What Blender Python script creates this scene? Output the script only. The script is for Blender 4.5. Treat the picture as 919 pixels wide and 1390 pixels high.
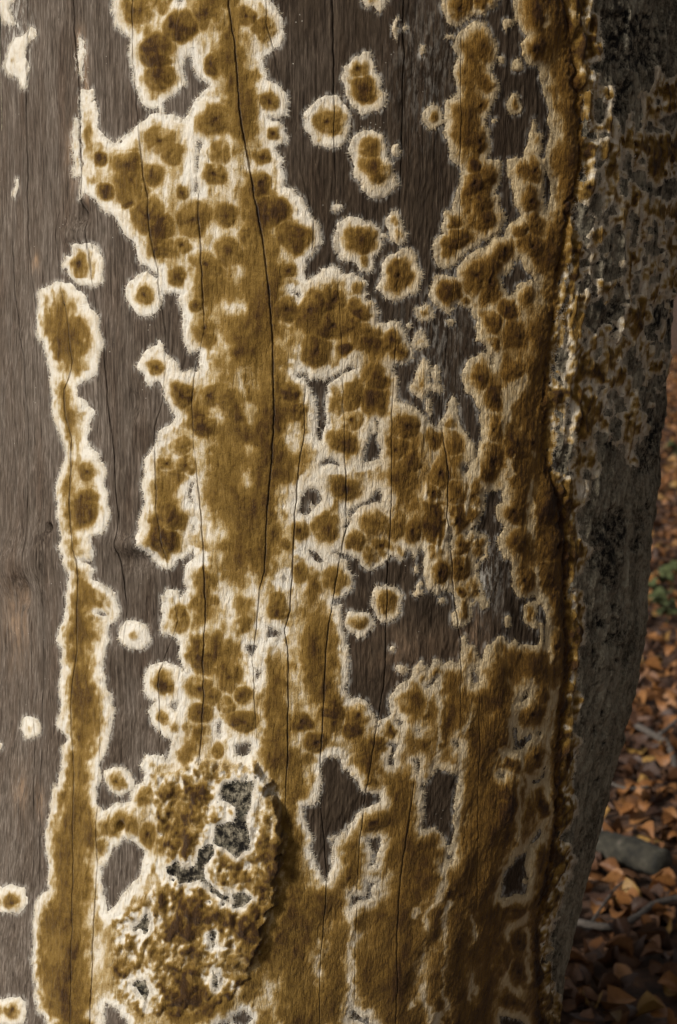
import bpy, math, random
import numpy as np

for _o in list(bpy.data.objects):
    bpy.data.objects.remove(_o, do_unlink=True)
SC = bpy.context.scene
COL = SC.collection
random.seed(7)
RNG = np.random.default_rng(11)

# ------------------------------------------------------------------ camera
CAM_H, PITCH, LENS = 1.35, math.radians(10.0), 59.8
TR = 0.37                                   # trunk radius
CAM = np.array([0.0, -(TR + 1.5), CAM_H])
cam_data = bpy.data.cameras.new('camera')
cam = bpy.data.objects.new('camera', cam_data)
COL.objects.link(cam)
cam.location = CAM
cam.rotation_euler = (math.radians(90) - PITCH, 0, 0)
cam_data.sensor_fit = 'VERTICAL'
cam_data.sensor_height = 36.0
cam_data.lens = LENS
cam_data.clip_start = 0.05
cam_data.clip_end = 3000
cam_data.dof.use_dof = True
cam_data.dof.focus_distance = 1.56
cam_data.dof.aperture_fstop = 10.0
SC.camera = cam

# ------------------------------------------------------------------ light
SUN_AZ, SUN_EL = math.radians(-46), math.radians(30)     # azimuth seen from the trunk: 0 = camera side, negative = left
world = bpy.data.worlds.new('World')
SC.world = world
world.use_nodes = True
wn, wl = world.node_tree.nodes, world.node_tree.links
wn.clear()
sky = wn.new('ShaderNodeTexSky')
sky.sky_type = 'NISHITA'
sky.sun_disc = False
sky.sun_elevation = SUN_EL
sun_dir = np.array([math.sin(SUN_AZ) * math.cos(SUN_EL), -math.cos(SUN_AZ) * math.cos(SUN_EL), math.sin(SUN_EL)])
sky.sun_rotation = math.atan2(sun_dir[0], sun_dir[1])
sky.air_density = 1.0
sky.dust_density = 4.0
hs = wn.new('ShaderNodeHueSaturation')                  # hazy, nearly white overcast
hs.inputs['Saturation'].default_value = 0.12
bg = wn.new('ShaderNodeBackground')
bg.inputs['Strength'].default_value = 0.085
wo = wn.new('ShaderNodeOutputWorld')
wl.new(sky.outputs[0], hs.inputs['Color'])
wl.new(hs.outputs[0], bg.inputs['Color'])
wl.new(bg.outputs[0], wo.inputs['Surface'])
sun_data = bpy.data.lights.new('sun', 'SUN')
sun_data.energy = 4.4
sun_data.angle = math.radians(7)
sun_data.color = (1.0, 0.95, 0.88)
sun = bpy.data.objects.new('sun', sun_data)
COL.objects.link(sun)
from mathutils import Vector, Matrix
sun.rotation_euler = Vector(-sun_dir).to_track_quat('-Z', 'Y').to_euler()
SC.view_settings.view_transform = 'Standard'
SC.view_settings.look = 'None'
SC.view_settings.gamma = 1.0
SC.view_settings.exposure = -0.35

# ------------------------------------------------------------------ helpers
PXF = LENS / 36.0 * 1390.0
CP, SP = math.cos(PITCH), math.sin(PITCH)
def survey(P):
    """chart coordinates of points: the frame in which the patches on the trunk were measured"""
    d = P - CAM
    dep = d[..., 1] * CP - d[..., 2] * SP
    up = d[..., 1] * SP + d[..., 2] * CP
    return 459.5 + PXF * d[..., 0] / dep, 695.0 - PXF * up / dep
def ground_at(u, v, z=0.0):
    x, y = (u - 459.5) / PXF, (695.0 - v) / PXF
    d = np.array([x, CP + y * SP, -SP + y * CP])
    return CAM + d * ((z - CAM[2]) / d[2])

def tag(o, label=None, cat=None, group=None, kind=None):
    if label: o['label'] = label
    if cat: o['category'] = cat
    if group: o['group'] = group
    if kind: o['kind'] = kind
    return o
def empty(name, loc=(0, 0, 0)):
    o = bpy.data.objects.new(name, None)
    o.empty_display_size = 0.02
    o.location = loc
    COL.objects.link(o)
    return o
def mesh_from(name, V, F, mat, attrs=None, normals=None, smooth=True):
    """V (n,3); F (m,3) or (m,4) int array"""
    me = bpy.data.meshes.new(name)
    V = np.ascontiguousarray(V, dtype=np.float32)
    F = np.ascontiguousarray(F, dtype=np.int32)
    k = F.shape[1]
    me.vertices.add(len(V)); me.vertices.foreach_set('co', V.ravel())
    me.loops.add(F.size); me.loops.foreach_set('vertex_index', F.ravel())
    me.polygons.add(len(F)); me.polygons.foreach_set('loop_start', np.arange(0, F.size, k, dtype=np.int32))
    if smooth: me.polygons.foreach_set('use_smooth', np.ones(len(F), dtype=bool))
    me.update(calc_edges=True)
    for n, a in (attrs or {}).items():
        at = me.attributes.new(n, 'FLOAT', 'POINT')
        at.data.foreach_set('value', np.ascontiguousarray(a, dtype=np.float32))
    if normals is not None:
        me.normals_split_custom_set_from_vertices(np.asarray(normals, dtype=np.float32).tolist() if len(V) < 10 else [tuple(n) for n in np.asarray(normals, dtype=np.float64).tolist()])
    me.materials.append(mat)
    return me
def link(name, me, parent=None):
    o = bpy.data.objects.new(name, me)
    COL.objects.link(o)
    if parent is not None: o.parent = parent
    return o

# ------------------------------------------------------------------ survey of the trunk
# Each tile is a 240 x 240 square of the chart read at 919 units per side.
TX = dict(A=0, B=220, C=440, D=679)
TY = [0, 220, 440, 660, 880, 1070]
S_ = 240 / 919.0
FUN, HOLE, ISL, BRN, PALE, ROS, DARK = [], [], [], [], [], [], []
def pts(s, x0, y0):
    out = []
    for p in s.split():
        a, b = p.split(',')
        out.append((x0 + float(a) * S_, y0 + float(b) * S_))
    return np.array(out)
def ell(s, x0, y0):
    out = []
    for p in s.split():
        a = [float(q) for q in p.split(',')]
        rx = a[2]; ry = a[3] if len(a) > 3 else a[2]
        out.append((x0 + a[0] * S_, y0 + a[1] * S_, rx * S_, ry * S_))
    return out
def ell_poly(e, n=28, wob=0.07):
    a = np.linspace(0, 2 * np.pi, n, endpoint=False)
    ph = RNG.uniform(0, 6.28, 3)
    r = 1 + wob * (np.sin(2 * a + ph[0]) * .6 + np.sin(3 * a + ph[1]) * .5 + np.sin(5 * a + ph[2]) * .4)
    return np.stack([e[0] + e[2] * r * np.cos(a), e[1] + e[3] * r * np.sin(a)], 1)
def T(tile, F='', E='', W='', I='', B='', L='', R='', K=''):
    """F fungus outlines, E fungus ellipses, W gaps, I islands in gaps, B brown crust, L pale inside, R rosettes, K dark bark"""
    x0, y0 = TX[tile[0]], TY[int(tile[1])]
    for s, dst in ((F, FUN), (W, HOLE), (I, ISL), (B, BRN), (L, PALE), (K, DARK)):
        for q in s.split('|'):
            if q.strip(): dst.append(pts(q, x0, y0))
    for e in ell(E, x0, y0): ISL.append(ell_poly(e))
    for e in ell(R, x0, y0): ROS.append(e)
FULL = '-10,-10 930,-10 930,930 -10,930'

T('A0', F='0,0 95,0 60,40 75,90 85,135 55,140 20,110 0,60|90,190 120,175 160,145 185,150 180,190 150,215 140,250 145,300 160,350 155,460 120,470 115,410 75,405 40,380 22,330 35,270 70,225|585,-10 580,60 605,130 650,185 680,210 672,270 680,380 700,460 735,540 790,575 860,550 930,510 930,-10|435,455 480,465 500,520 520,590 525,660 560,710 610,745 680,690 740,630 800,595 850,585 930,610 930,930 440,930 430,700 420,560|408,190 436,215 442,320 430,440 418,380|392,600 420,620 430,930 400,930 385,760',
  B='425,690 470,640 490,720 480,830 450,880 435,780|405,640 425,700 430,900 405,860', R='735,55,100,80 815,10,60,60 905,130,45,70 822,245,75,62 815,318,85,70 830,395,75,75 838,735,85,70 900,800,50,60 690,860,80,95 535,820,30,40 80,318,12,14')
T('A1', F='80,95 105,90 120,130 95,190 80,170 95,140|415,205 450,175 500,200 540,250 610,275 640,320 665,385 710,430 720,500 750,530 800,565 850,590 865,650 900,690 930,690 930,-10 440,-10|400,430 450,422 510,445 545,490 555,550 540,620 490,655 430,640 375,600 372,545 350,570 338,540 355,480 380,490|205,700 240,655 310,620 380,630 430,668 485,745 522,820 545,930 215,930 208,800',
  E='765,685,98,116', B='270,720 330,690 390,730 440,800 480,930 235,930 230,820',
  R='700,95,85,100 805,65,70,70 575,155,40,50 700,212,30,28 790,290,90,95 845,345,75,80 850,432,75,75 432,525,45,50 760,690,50,50')
T('A2', F='212,-10 240,110 270,190 285,270 283,330 290,470 325,540 345,620 350,700 340,740 305,820 310,930 570,930 550,850 565,760 530,680 480,640 470,600 465,520 495,460 460,390 430,375 420,320 450,315 500,260 530,190 548,110 530,-10|750,150 800,112 860,118 930,165 930,480 880,430 855,340 840,290 800,318 755,290 735,210|930,510 860,570 820,630 760,700 745,790 750,930 930,930',
  B='245,-10 270,100 320,180 350,240 410,262 440,220 480,130 495,60 485,-10|330,300 320,370 305,420 320,480 350,540 365,640 360,760 325,840 330,930 395,930 400,800 395,650 425,560 415,460 395,390 360,310|800,930 790,830 830,720 880,690 930,640 930,930',
  R='470,765,42,48 475,905,45,40 825,225,38,38 880,720,30,30')
T('A3', F='310,-10 560,-10 578,80 575,170 540,235 485,260 490,320 500,380 440,395 500,430 485,490 540,500 600,555 625,640 600,695 565,730 570,790 545,860 545,930 325,930 345,860 300,835 290,800 330,740 345,690 350,620 345,560 365,480 340,380 330,260 320,120|745,-10 750,90 725,210 722,300 770,370 830,425 880,430 890,370 930,380 930,-10|865,570 870,535 930,525 930,580',
  E='695,782,78,78', B='385,-10 395,100 400,200 395,262 430,280 440,340 430,400 440,470 470,520 540,540 570,600 545,660 510,690 520,760 490,850 490,930 350,930 345,830 350,720 355,620 375,540 370,400 350,260 330,120 320,-10|800,-10 830,60 800,170 780,260 790,320 850,350 930,330 930,-10',
  W='505,672 540,664 550,684 520,686', R='470,100,60,90 860,280,75,75 910,175,60,60 695,790,14,14')
T('A4', F='545,-10 540,100 545,185 580,240 592,340 580,440 550,540 520,600 520,720 510,780 530,850 520,930 250,930 275,800 300,720 335,600 335,500 350,470 310,400 330,350 315,220 310,130 330,80 335,-10|770,310 830,290 880,310 930,330 930,490 880,470 810,430 770,390 757,350|930,470 890,490 885,560 840,580 790,550 740,560 728,610 750,660 740,700 690,720 680,770 710,830 720,930 930,930|525,850 600,815 680,815 730,860 730,930 520,930|540,640 590,615 650,630 690,690 680,750 630,778 580,750 535,690',
  E='157,420,52,62 -5,515,18,28 832,185,103,105', B='370,-10 500,-10 500,120 520,200 545,280 540,370 510,460 480,530 470,600 470,720 480,930 290,930 330,740 360,600 380,480 360,400 350,220 380,100',
  R='157,417,10,10 840,185,60,65 845,365,42,42 905,410,20,20 790,605,18,18 830,622,18,18 750,760,45,50 605,695,48,48')
T('A5', F='280,-10 500,-10 505,80 525,115 600,85 690,80 720,-10 930,-10 930,930 150,930 160,740 165,650 190,580 240,530 250,470 235,340 225,260 250,150|-10,525 60,505 120,520 130,580 120,640 60,655 -10,650',
  W='640,250 690,285 735,350 735,400 715,470 680,510 620,570 590,620 545,645 535,560 530,420 575,380 580,310 625,290|505,-10 560,-10 580,40 650,40 690,80 600,85 530,115 505,80|715,705 768,660 782,695 765,750 730,765 690,745',
  B='290,-10 300,150 260,280 255,420 270,520 210,600 180,700 175,930 470,930 470,700 475,560 480,400 490,300 510,200 490,-10', R='60,605,58,45 640,195,85,80 765,240,42,80 535,310,35,50')
T('B0', F='-10,-10 560,-10 590,40 630,100 635,180 620,240 570,285 515,300 545,370 550,425 600,435 650,480 668,540 650,600 600,630 640,660 655,710 640,750 590,765 620,810 635,850 610,930 -10,930',
  W='70,-10 110,-10 100,12 75,10|110,310 150,290 170,380 240,440 240,465 170,510 140,590 100,615 60,600 15,600 10,540 60,500 120,440 108,370|178,735 200,725 205,745 190,790 188,880 178,900 176,850 184,780|560,622 640,622 640,640 570,635',
  B='290,-10 420,-10 420,80 410,150 445,220 440,330 475,380 480,520 500,640 495,760 470,850 440,800 400,800 380,720 330,700 320,600 320,480 310,380 270,280 300,200 300,100|140,-10 300,-10 310,150 240,170 170,120 140,60',
  R='108,150,75,80 230,75,75,85 285,85,60,80 440,85,60,65 530,155,55,65 255,330,45,60 285,620,80,75 300,800,70,70 565,535,52,52 580,695,36,32 525,820,40,35 60,800,60,70')
T('B1', F='-10,-10 615,-10 640,80 630,130 690,145 740,200 770,270 820,320 832,390 815,460 750,520 740,580 760,615 800,600 850,560 930,548 930,930 110,930 95,720 30,680 0,690 -10,600',
  W='680,680 720,685 702,708|168,95 185,110 190,165 175,155|-10,700 30,680 95,690 110,800 105,930 -10,930',
  B='400,60 470,40 540,80 570,180 600,330 610,480 640,600 620,680 590,760 650,830 650,930 180,930 200,830 170,700 150,560 220,500 330,400 400,420 430,380 380,250 390,150|700,690 930,640 930,930 740,930 700,850',
  L='330,740 440,720 450,770 350,780|380,540 430,550 420,600 390,590', R='165,300,85,80 110,430,40,40 112,160,30,40 275,60,60,65 340,280,60,60 345,455,75,75 590,260,75,70 680,395,90,90 660,570,38,35 85,590,40,45 185,745,42,42 230,530,65,60 520,110,50,60 455,360,60,60 655,765,65,70 770,770,80,100 895,720,70,60 230,860,50,80')
T('B2', F=FULL, W='0,-10 105,-10 110,80 150,150 190,140 200,210 190,245 100,240 60,180 15,130 0,100|-10,300 20,380 75,480 60,510 -10,560|700,255 740,265 770,290 870,290 930,250 930,275 860,320 850,400 855,500 835,610 815,600 815,480 800,400 770,330 740,290 700,275|140,830 165,822 152,900 136,905|840,700 930,722 930,740 850,718|735,930 760,850 800,870 790,930',
  B='260,-10 300,60 380,200 430,220 430,320 380,330 200,310 180,380 140,480 150,560 240,570 250,650 240,720 220,830 215,930 640,930 690,800 700,720 740,690 750,560 760,460 720,420 720,330 650,300 640,200 640,80 650,-10|-10,720 50,690 180,700 160,780 100,850 80,930 -10,930',
  L='390,310 440,310 440,400 475,420 470,520 440,520 440,430 400,390|440,630 462,630 462,690 442,690|650,520 720,510 730,640 640,640|445,760 465,760 465,850 450,850|255,440 330,440 320,500 260,490|180,620 230,640 230,720 190,690',
  R='230,50,60,60 118,370,60,60 250,370,70,60 340,390,70,60 215,530,65,60 110,640,65,60 130,730,60,60 35,725,40,40 685,350,45,45 685,450,60,45 805,140,85,75 905,400,45,60')
T('B3', F=FULL, W='735,50 770,30 785,10 820,20 830,70 800,115 780,90 770,130 740,155 720,130|750,315 800,345 840,390 810,400 770,350|-10,430 40,430 70,390 110,385 150,340 165,370 120,420 110,470 125,540 100,585 85,540 30,530 10,570 -10,560|-10,790 70,800 85,850 75,930 -10,930|550,740 590,750 620,770 580,790 540,790|440,840 500,830 490,870 470,900 450,880|625,480 650,490 640,500|144,40 162,70 158,105 150,80|168,180 180,240 166,225|890,590 930,590 930,620 890,620|900,340 930,340 930,360',
  B='200,-10 610,-10 620,250 600,440 510,530 480,480 490,740 400,780 385,560 310,470 320,200 230,160|150,470 310,470 280,720 160,740|150,790 300,760 400,860 420,930 120,930|760,450 830,440 840,560 880,640 900,760 900,930 710,930 690,800 710,680 750,560|560,860 640,850 660,930 540,930',
  L='470,470 485,440 500,560 495,700 478,600|600,-10 690,-10 680,200 640,260 610,200', R='60,170,60,60 80,690,60,65 845,215,65,85 720,450,35,55 605,625,65,70 640,300,30,35 185,880,60,60 900,475,60,70 715,230,40,60')
T('B4', F=FULL, W='0,-10 70,-10 80,70 110,130 60,100 0,70|20,295 80,280 70,340 50,320|-10,460 45,480 40,540 20,585 -10,560|450,-10 500,-10 480,50 450,40|480,115 510,130 505,165 490,150|288,395 308,385 308,445 292,455|375,500 460,495 470,530 415,570 385,560|880,560 930,570 930,930 770,930 740,880 735,820 790,820 830,770 855,700 845,620 870,570|330,690 480,660 470,720 480,770 450,830 440,930 390,930 390,800 350,740 320,730',
  B='130,-10 420,-10 410,180 340,220 290,160 300,90 220,100 150,80|550,30 600,10 640,30 665,120 660,330 660,500 780,560 790,680 730,790 720,930 640,930 640,800 590,750 540,620 510,590 520,470 545,380 520,200 530,90|700,-10 900,-10 900,190 930,260 930,420 880,440 830,300 770,290 730,160 700,80|130,500 190,490 180,590 90,610 90,550|180,390 220,390 210,490 180,480|0,700 200,680 270,690 260,770 190,840 180,930 -10,930',
  R='185,45,65,65 195,215,65,65 260,255,60,55 330,300,50,50 350,150,65,85 415,240,55,55 190,335,60,50 430,380,85,60 10,190,45,50 60,410,16,16 15,375,18,18 290,540,35,40 805,485,55,50 730,375,60,50 900,330,60,60')
T('B5', F=FULL, W='850,0 930,-10 930,250 890,270 890,320 860,460 830,450 810,380 780,330 790,260 760,180 735,100 800,80|320,-10 470,-10 450,60 440,170 480,250 470,300 400,330 340,290 280,270 290,190 380,160 400,80 310,60|190,300 280,275 285,340 240,390 240,460 270,510 360,540 350,570 270,530 220,470 100,485 20,430 15,410 90,370 110,405 190,400|380,530 420,515 480,550 430,600 375,590|265,735 290,728 292,790 268,830',
  B='-10,-10 260,-10 230,90 180,200 180,340 100,360 -10,350|310,330 360,360 470,370 470,440 400,480 350,470 310,400|480,280 600,200 620,330 600,480 580,620 500,640 480,520 500,380|20,520 140,490 260,570 330,600 410,640 340,750 230,740 150,840 0,780|420,640 520,680 520,820 430,830 400,740|130,800 220,780 250,930 100,930|650,170 700,160 720,250 740,350 770,470 850,480 850,620 830,760 800,930 480,930 560,760 620,600 640,300|880,420 930,400 930,930 840,930 870,600')
T('C0', F='190,-10 340,-10 320,50 290,80 260,40 220,40|200,270 245,275 270,320 280,370 300,400 310,470 330,500 320,550 270,590 200,600 150,560 110,490 90,420 110,360 140,320 185,310|150,720 200,675 260,665 310,710 330,800 360,860 370,930 150,930 155,850 130,780|600,-10 605,70 640,125 690,140 770,90 840,70 890,20 890,-10|720,160 780,115 830,125 870,170 900,260 900,310 860,355 890,420 905,480 880,520 860,600 840,620 875,700 880,780 840,850 830,930 715,930 720,870 660,830 640,730 620,640 620,540 680,490 690,430 665,380 690,310 670,250 680,200',
  E='20,636,128,130 565,615,52,60 370,150,14,60 510,270,12,30 375,785,20,35 650,195,14,14 885,632,12,12 425,150,10,13',
  B='700,220 760,180 830,180 870,260 830,310 800,360 800,440 860,430 860,470 800,500 790,580 830,690 840,770 800,800 700,790 680,700 650,580 690,500 710,400 720,300',
  R='240,5,30,20 175,360,55,50 210,470,75,75 10,635,70,68 92,635,30,30 235,770,60,55 260,875,80,60 570,612,25,28 700,50,75,70 830,10,70,40 820,240,55,75 845,430,45,50 815,550,30,30 810,740,50,60 785,865,40,40')
T('C1', F='145,60 160,-10 345,-10 370,50 385,110 330,175 290,190 230,180 200,160 190,110|130,275 190,290 240,340 290,390 300,450 260,500 245,570 190,570 160,530 100,515 60,460 45,400 65,330|320,300 350,260 390,260 415,310 410,340 445,370 445,410 400,430 360,410 350,365 325,340|300,530 340,490 420,445 480,460 500,520 515,590 490,680 430,705 380,725 320,705 280,660 295,600|475,760 540,740 575,775 570,820 520,835 480,805|720,-10 720,60 690,170 670,260 620,300 615,350 640,380 610,410 580,430 575,500 600,545 640,555 700,530 720,510 780,450 830,430 880,400 930,360 930,-10|560,640 590,590 650,575 690,610 700,650 720,720 690,770 640,790 590,760 555,700|700,580 740,510 800,460 860,460 930,400 930,930 800,930 800,820 770,770 715,750 705,680|-10,550 60,550 120,580 200,600 240,650 215,700 260,730 290,790 280,830 340,835 400,870 440,930 -10,930',
  E='75,235,26,20 310,385,22,14 665,830,15,15 445,850,12,20', W='790,455 850,435 855,446 800,462|910,130 930,120 930,180 900,175',
  B='340,540 400,490 450,510 465,580 450,650 390,690 320,660 330,600|750,-10 830,-10 830,60 890,60 910,120 890,180 910,260 850,370 800,370 740,270 715,220 740,100|620,430 680,380 740,370 760,400 720,450 640,500 610,480|740,600 800,520 900,540 910,650 880,770 820,740 750,680',
  R='275,45,75,75 195,400,75,75 140,400,40,60 205,520,32,32 372,295,22,40 392,370,28,35 390,590,70,85 535,770,30,25 865,70,55,50 785,110,50,50 830,215,60,60 840,295,50,60 670,310,45,40 690,410,75,55 650,670,65,70 800,590,80,90 870,620,60,130 745,730,25,30 875,840,50,60 910,460,40,60 190,650,35,40 60,710,60,60 190,770,70,65 50,850,90,70 240,880,70,50')
T('C2', F='-10,-10 390,-10 430,60 470,120 460,190 400,215 360,230 385,300 370,400 440,420 500,440 540,520 600,560 605,500 620,480 650,450 660,370 690,390 700,470 720,520 760,610 790,660 800,700 812,650 830,640 820,500 820,450 740,350 725,280 750,210 820,155 850,160 840,100 800,50 795,-10 930,-10 930,930 -10,930',
  W='20,285 80,255 160,222 165,235 90,268 20,310 10,400 15,500 -10,520 -10,290|395,250 440,235 470,260 455,330 450,400 420,415 375,400 385,330|265,490 290,510 290,590 285,680 300,700 200,715 215,640 240,590|0,700 40,710 20,730 -10,730|270,870 310,880 310,930 230,930|840,880 880,860 919,870 930,930 830,930|870,160 895,170 890,210|715,735 740,730 755,750 735,770 718,755',
  I='490,230 520,190 560,230 540,330 520,390 480,370 450,340', E='505,90,38,45 585,260,18,40 590,340,35,25 550,330,25,25 545,430,15,45 270,545,18,40',
  B='190,60 250,20 290,60 320,30 380,70 440,110 440,170 390,200 330,160 340,230 345,330 320,460 240,470 190,440 210,520 170,560 160,640 110,680 40,660 20,600 60,540 60,350 130,325 190,300 210,200|350,490 420,460 490,490 500,560 530,640 500,700 490,800 480,930 370,930 340,850 300,800 330,710 300,650 350,590|495,260 520,240 530,310 500,350',
  R='105,130,40,40 400,150,55,55 285,280,70,75 250,400,70,70 140,390,60,60 140,495,75,60 90,605,75,70 350,80,60,60 240,90,50,60 430,530,65,60 370,655,60,55 440,720,60,60 530,750,18,22 550,865,45,45 570,600,45,55 670,500,40,45 675,620,45,55 600,770,50,80 690,870,60,70 700,740,50,60 785,870,40,60 115,860,75,55 810,280,55,75 880,370,50,65 880,110,30,40 880,550,50,65 880,720,50,90')
T('C3', F='-10,-10 840,-10 830,40 825,170 780,220 750,250 800,235 850,250 865,310 850,380 810,400 820,470 850,560 860,640 840,660 820,600 770,630 765,690 720,740 670,730 665,680 690,640 680,560 640,540 590,560 540,540 515,460 520,380 505,320 480,380 460,340 430,330 400,390 350,370 340,330 340,380 290,420 240,450 190,420 180,380 120,360 70,350 0,340 -10,320|-10,360 60,365 120,400 160,470 140,550 70,600 55,620 90,680 110,760 125,830 120,930 -10,930|260,560 330,510 390,540 415,580 395,620 405,660 360,695 300,710 270,660 243,610|110,710 130,650 190,655 245,680 270,720 230,770 170,790 120,750|450,560 480,540 485,510 505,510 500,560 470,580|930,790 880,810 860,850 840,930 930,930|720,790 740,770 760,850 800,860 790,930 700,930 715,860',
  W='110,215 125,180 130,130 200,100 280,50 300,20 310,70 240,100 180,120 140,160 125,215|740,250 770,240 750,275|645,230 655,240 662,330 652,330',
  E='612,593,20,16 352,838,16,13 485,430,10,18', B='340,-10 490,-10 480,120 400,110 350,50|500,60 640,90 640,340 560,320 540,200|0,690 60,760 80,930 -10,930|725,800 750,850 780,870 780,930 720,930',
  L='620,90 640,90 665,300 660,330 645,230', R='25,215,60,75 270,190,85,80 165,285,55,45 240,370,50,60 300,310,45,45 455,235,50,55 390,200,40,70 400,350,22,28 560,30,50,40 580,200,70,110 550,350,28,45 600,450,50,60 690,180,60,90 775,50,40,50 770,150,40,50 810,320,45,55 710,310,50,50 715,430,55,65 775,540,40,55 725,645,35,45 715,550,30,30 320,590,75,75 185,705,52,42')
T('C4', F='-10,-10 130,-10 120,80 115,210 150,260 220,275 260,330 270,380 320,355 400,365 340,330 345,270 380,200 430,170 460,110 480,90 510,60 530,110 560,70 610,60 625,90 660,60 700,90 720,-10 930,-10 930,930 -10,930 -10,400',
  W='-10,585 40,560 70,600 130,640 170,690 200,740 280,755 295,800 200,820 165,870 140,930 -10,930|570,640 695,640 690,720 670,790 665,930 520,930 530,760 500,720 550,690 570,660 575,600|345,490 375,500 360,560 365,600 330,615 330,590 350,550|460,575 495,570 500,610 485,650 480,600|270,400 290,400 285,415|375,375 410,385 390,405|480,410 505,415 490,435|770,110 790,100 800,180 775,205 765,170|540,185 590,160 580,180 545,200|670,470 690,470 700,530 680,500|910,640 930,650 930,680 905,665|790,-10 840,-10 830,60 800,50',
  E='410,110,26,22', B='130,440 240,430 310,440 320,540 290,590 270,720 220,740 180,680 140,600|400,470 420,170 480,110 510,150 530,200 590,210 580,300 580,480 550,570 460,560 400,590|310,650 400,610 460,610 490,700 490,780 470,930 330,930 310,840|610,240 620,120 700,110 730,200 740,260 700,400 690,560 610,580 600,450|840,140 930,30 930,930 680,930 700,760 710,560 740,420 820,230|170,860 320,840 330,930 160,930|500,600 550,590 545,680 505,690|-10,-10 60,-10 60,150 90,260 110,400 60,440 -10,420',
  L='590,200 600,330 590,480 582,330|730,420 760,360 775,320 765,370 740,440|520,330 540,250 560,200 545,260 530,340', R='50,270,55,50 50,380,55,55 180,340,65,60 140,410,50,50 345,410,40,65 575,120,40,30 790,255,35,30 225,700,45,40 300,490,50,40')
T('C5', F=FULL, W='-10,-10 170,-10 220,30 280,20 290,60 260,85 200,90 150,120 130,220 80,235 45,290 40,400 10,460 -10,470|520,-10 690,-10 675,60 665,170 680,220 660,240 665,290 630,290 620,250 590,220 570,190 515,190 520,100|235,265 295,265 290,310 265,340 265,400 240,410 245,330|230,480 280,490 240,530 235,570 180,580 150,600 140,625 135,545 165,560 215,550|640,345 660,350 655,380 642,375',
  E='45,255,14,12', L='540,560 560,500 600,460 590,400 620,390 640,300 660,310 640,400 620,520 600,580 560,590 530,640 530,740 500,730 495,670|625,580 650,580 630,720 625,870 615,870 615,700|755,640 800,720 780,790 765,700|440,610 480,620 470,660 450,650|130,640 150,650 145,900 128,900',
  B='160,120 330,100 330,-10 500,-10 480,180 560,210 610,240 620,320 600,390 560,400 580,470 540,540 500,640 500,930 -10,930 10,640 30,460 80,440 90,300 110,240 180,230 200,400 190,490 130,540 130,650 150,660 270,590 320,480 290,420 310,300 320,250 220,240 170,180|690,30 760,-10 930,-10 930,600 830,720 800,720 750,640 760,860 640,930 530,930 540,620 610,590 620,650 660,560 620,540 640,420 680,370 690,240|760,640 800,560 930,560 930,930 640,930 760,860',
  R='250,440,25,20 260,530,18,18 630,540,30,30 260,170,80,60')
T('D0', F='65,-10 60,80 100,150 140,180 95,230 105,290 140,340 190,355 205,400 230,520 250,620 265,690 235,780 240,930 650,930 640,760 620,650 580,630 540,600 500,580 530,530 570,540 590,500 590,450 525,440 520,400 480,350 500,325 545,300 555,240 545,150 520,90 495,60 490,-10|50,860 90,810 120,850 140,800 160,730 160,660 180,600 195,680 225,700 215,780 210,830 235,900 235,930 45,930|840,320 870,330 875,390 930,410 930,930 800,930 770,820 750,720 760,610 800,560 810,500 820,430',
  E='40,125,26,30 80,345,28,32 75,545,40,58 730,880,20,25 0,315,12,18', B='90,-10 390,-10 400,120 360,220 400,320 380,420 400,600 400,930 260,930 280,800 300,680 270,560 240,400 230,160 180,100|410,640 520,610 600,680 630,800 640,930 410,930|820,520 850,420 900,440 930,600 930,930 810,900 780,760 790,640',
  L='215,80 250,60 240,140 190,150|530,700 550,690 545,740 530,800', R='150,70,80,70 165,265,50,70 435,240,65,70 520,250,35,40 505,120,30,40 75,545,22,30 190,720,22,25 100,890,40,50 175,870,40,60 440,30,40,50',
  K='500,60 560,40 700,80 820,60 850,200 830,380 760,380 680,340 600,330 530,330 550,200|600,480 680,440 680,520 600,620')
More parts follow.
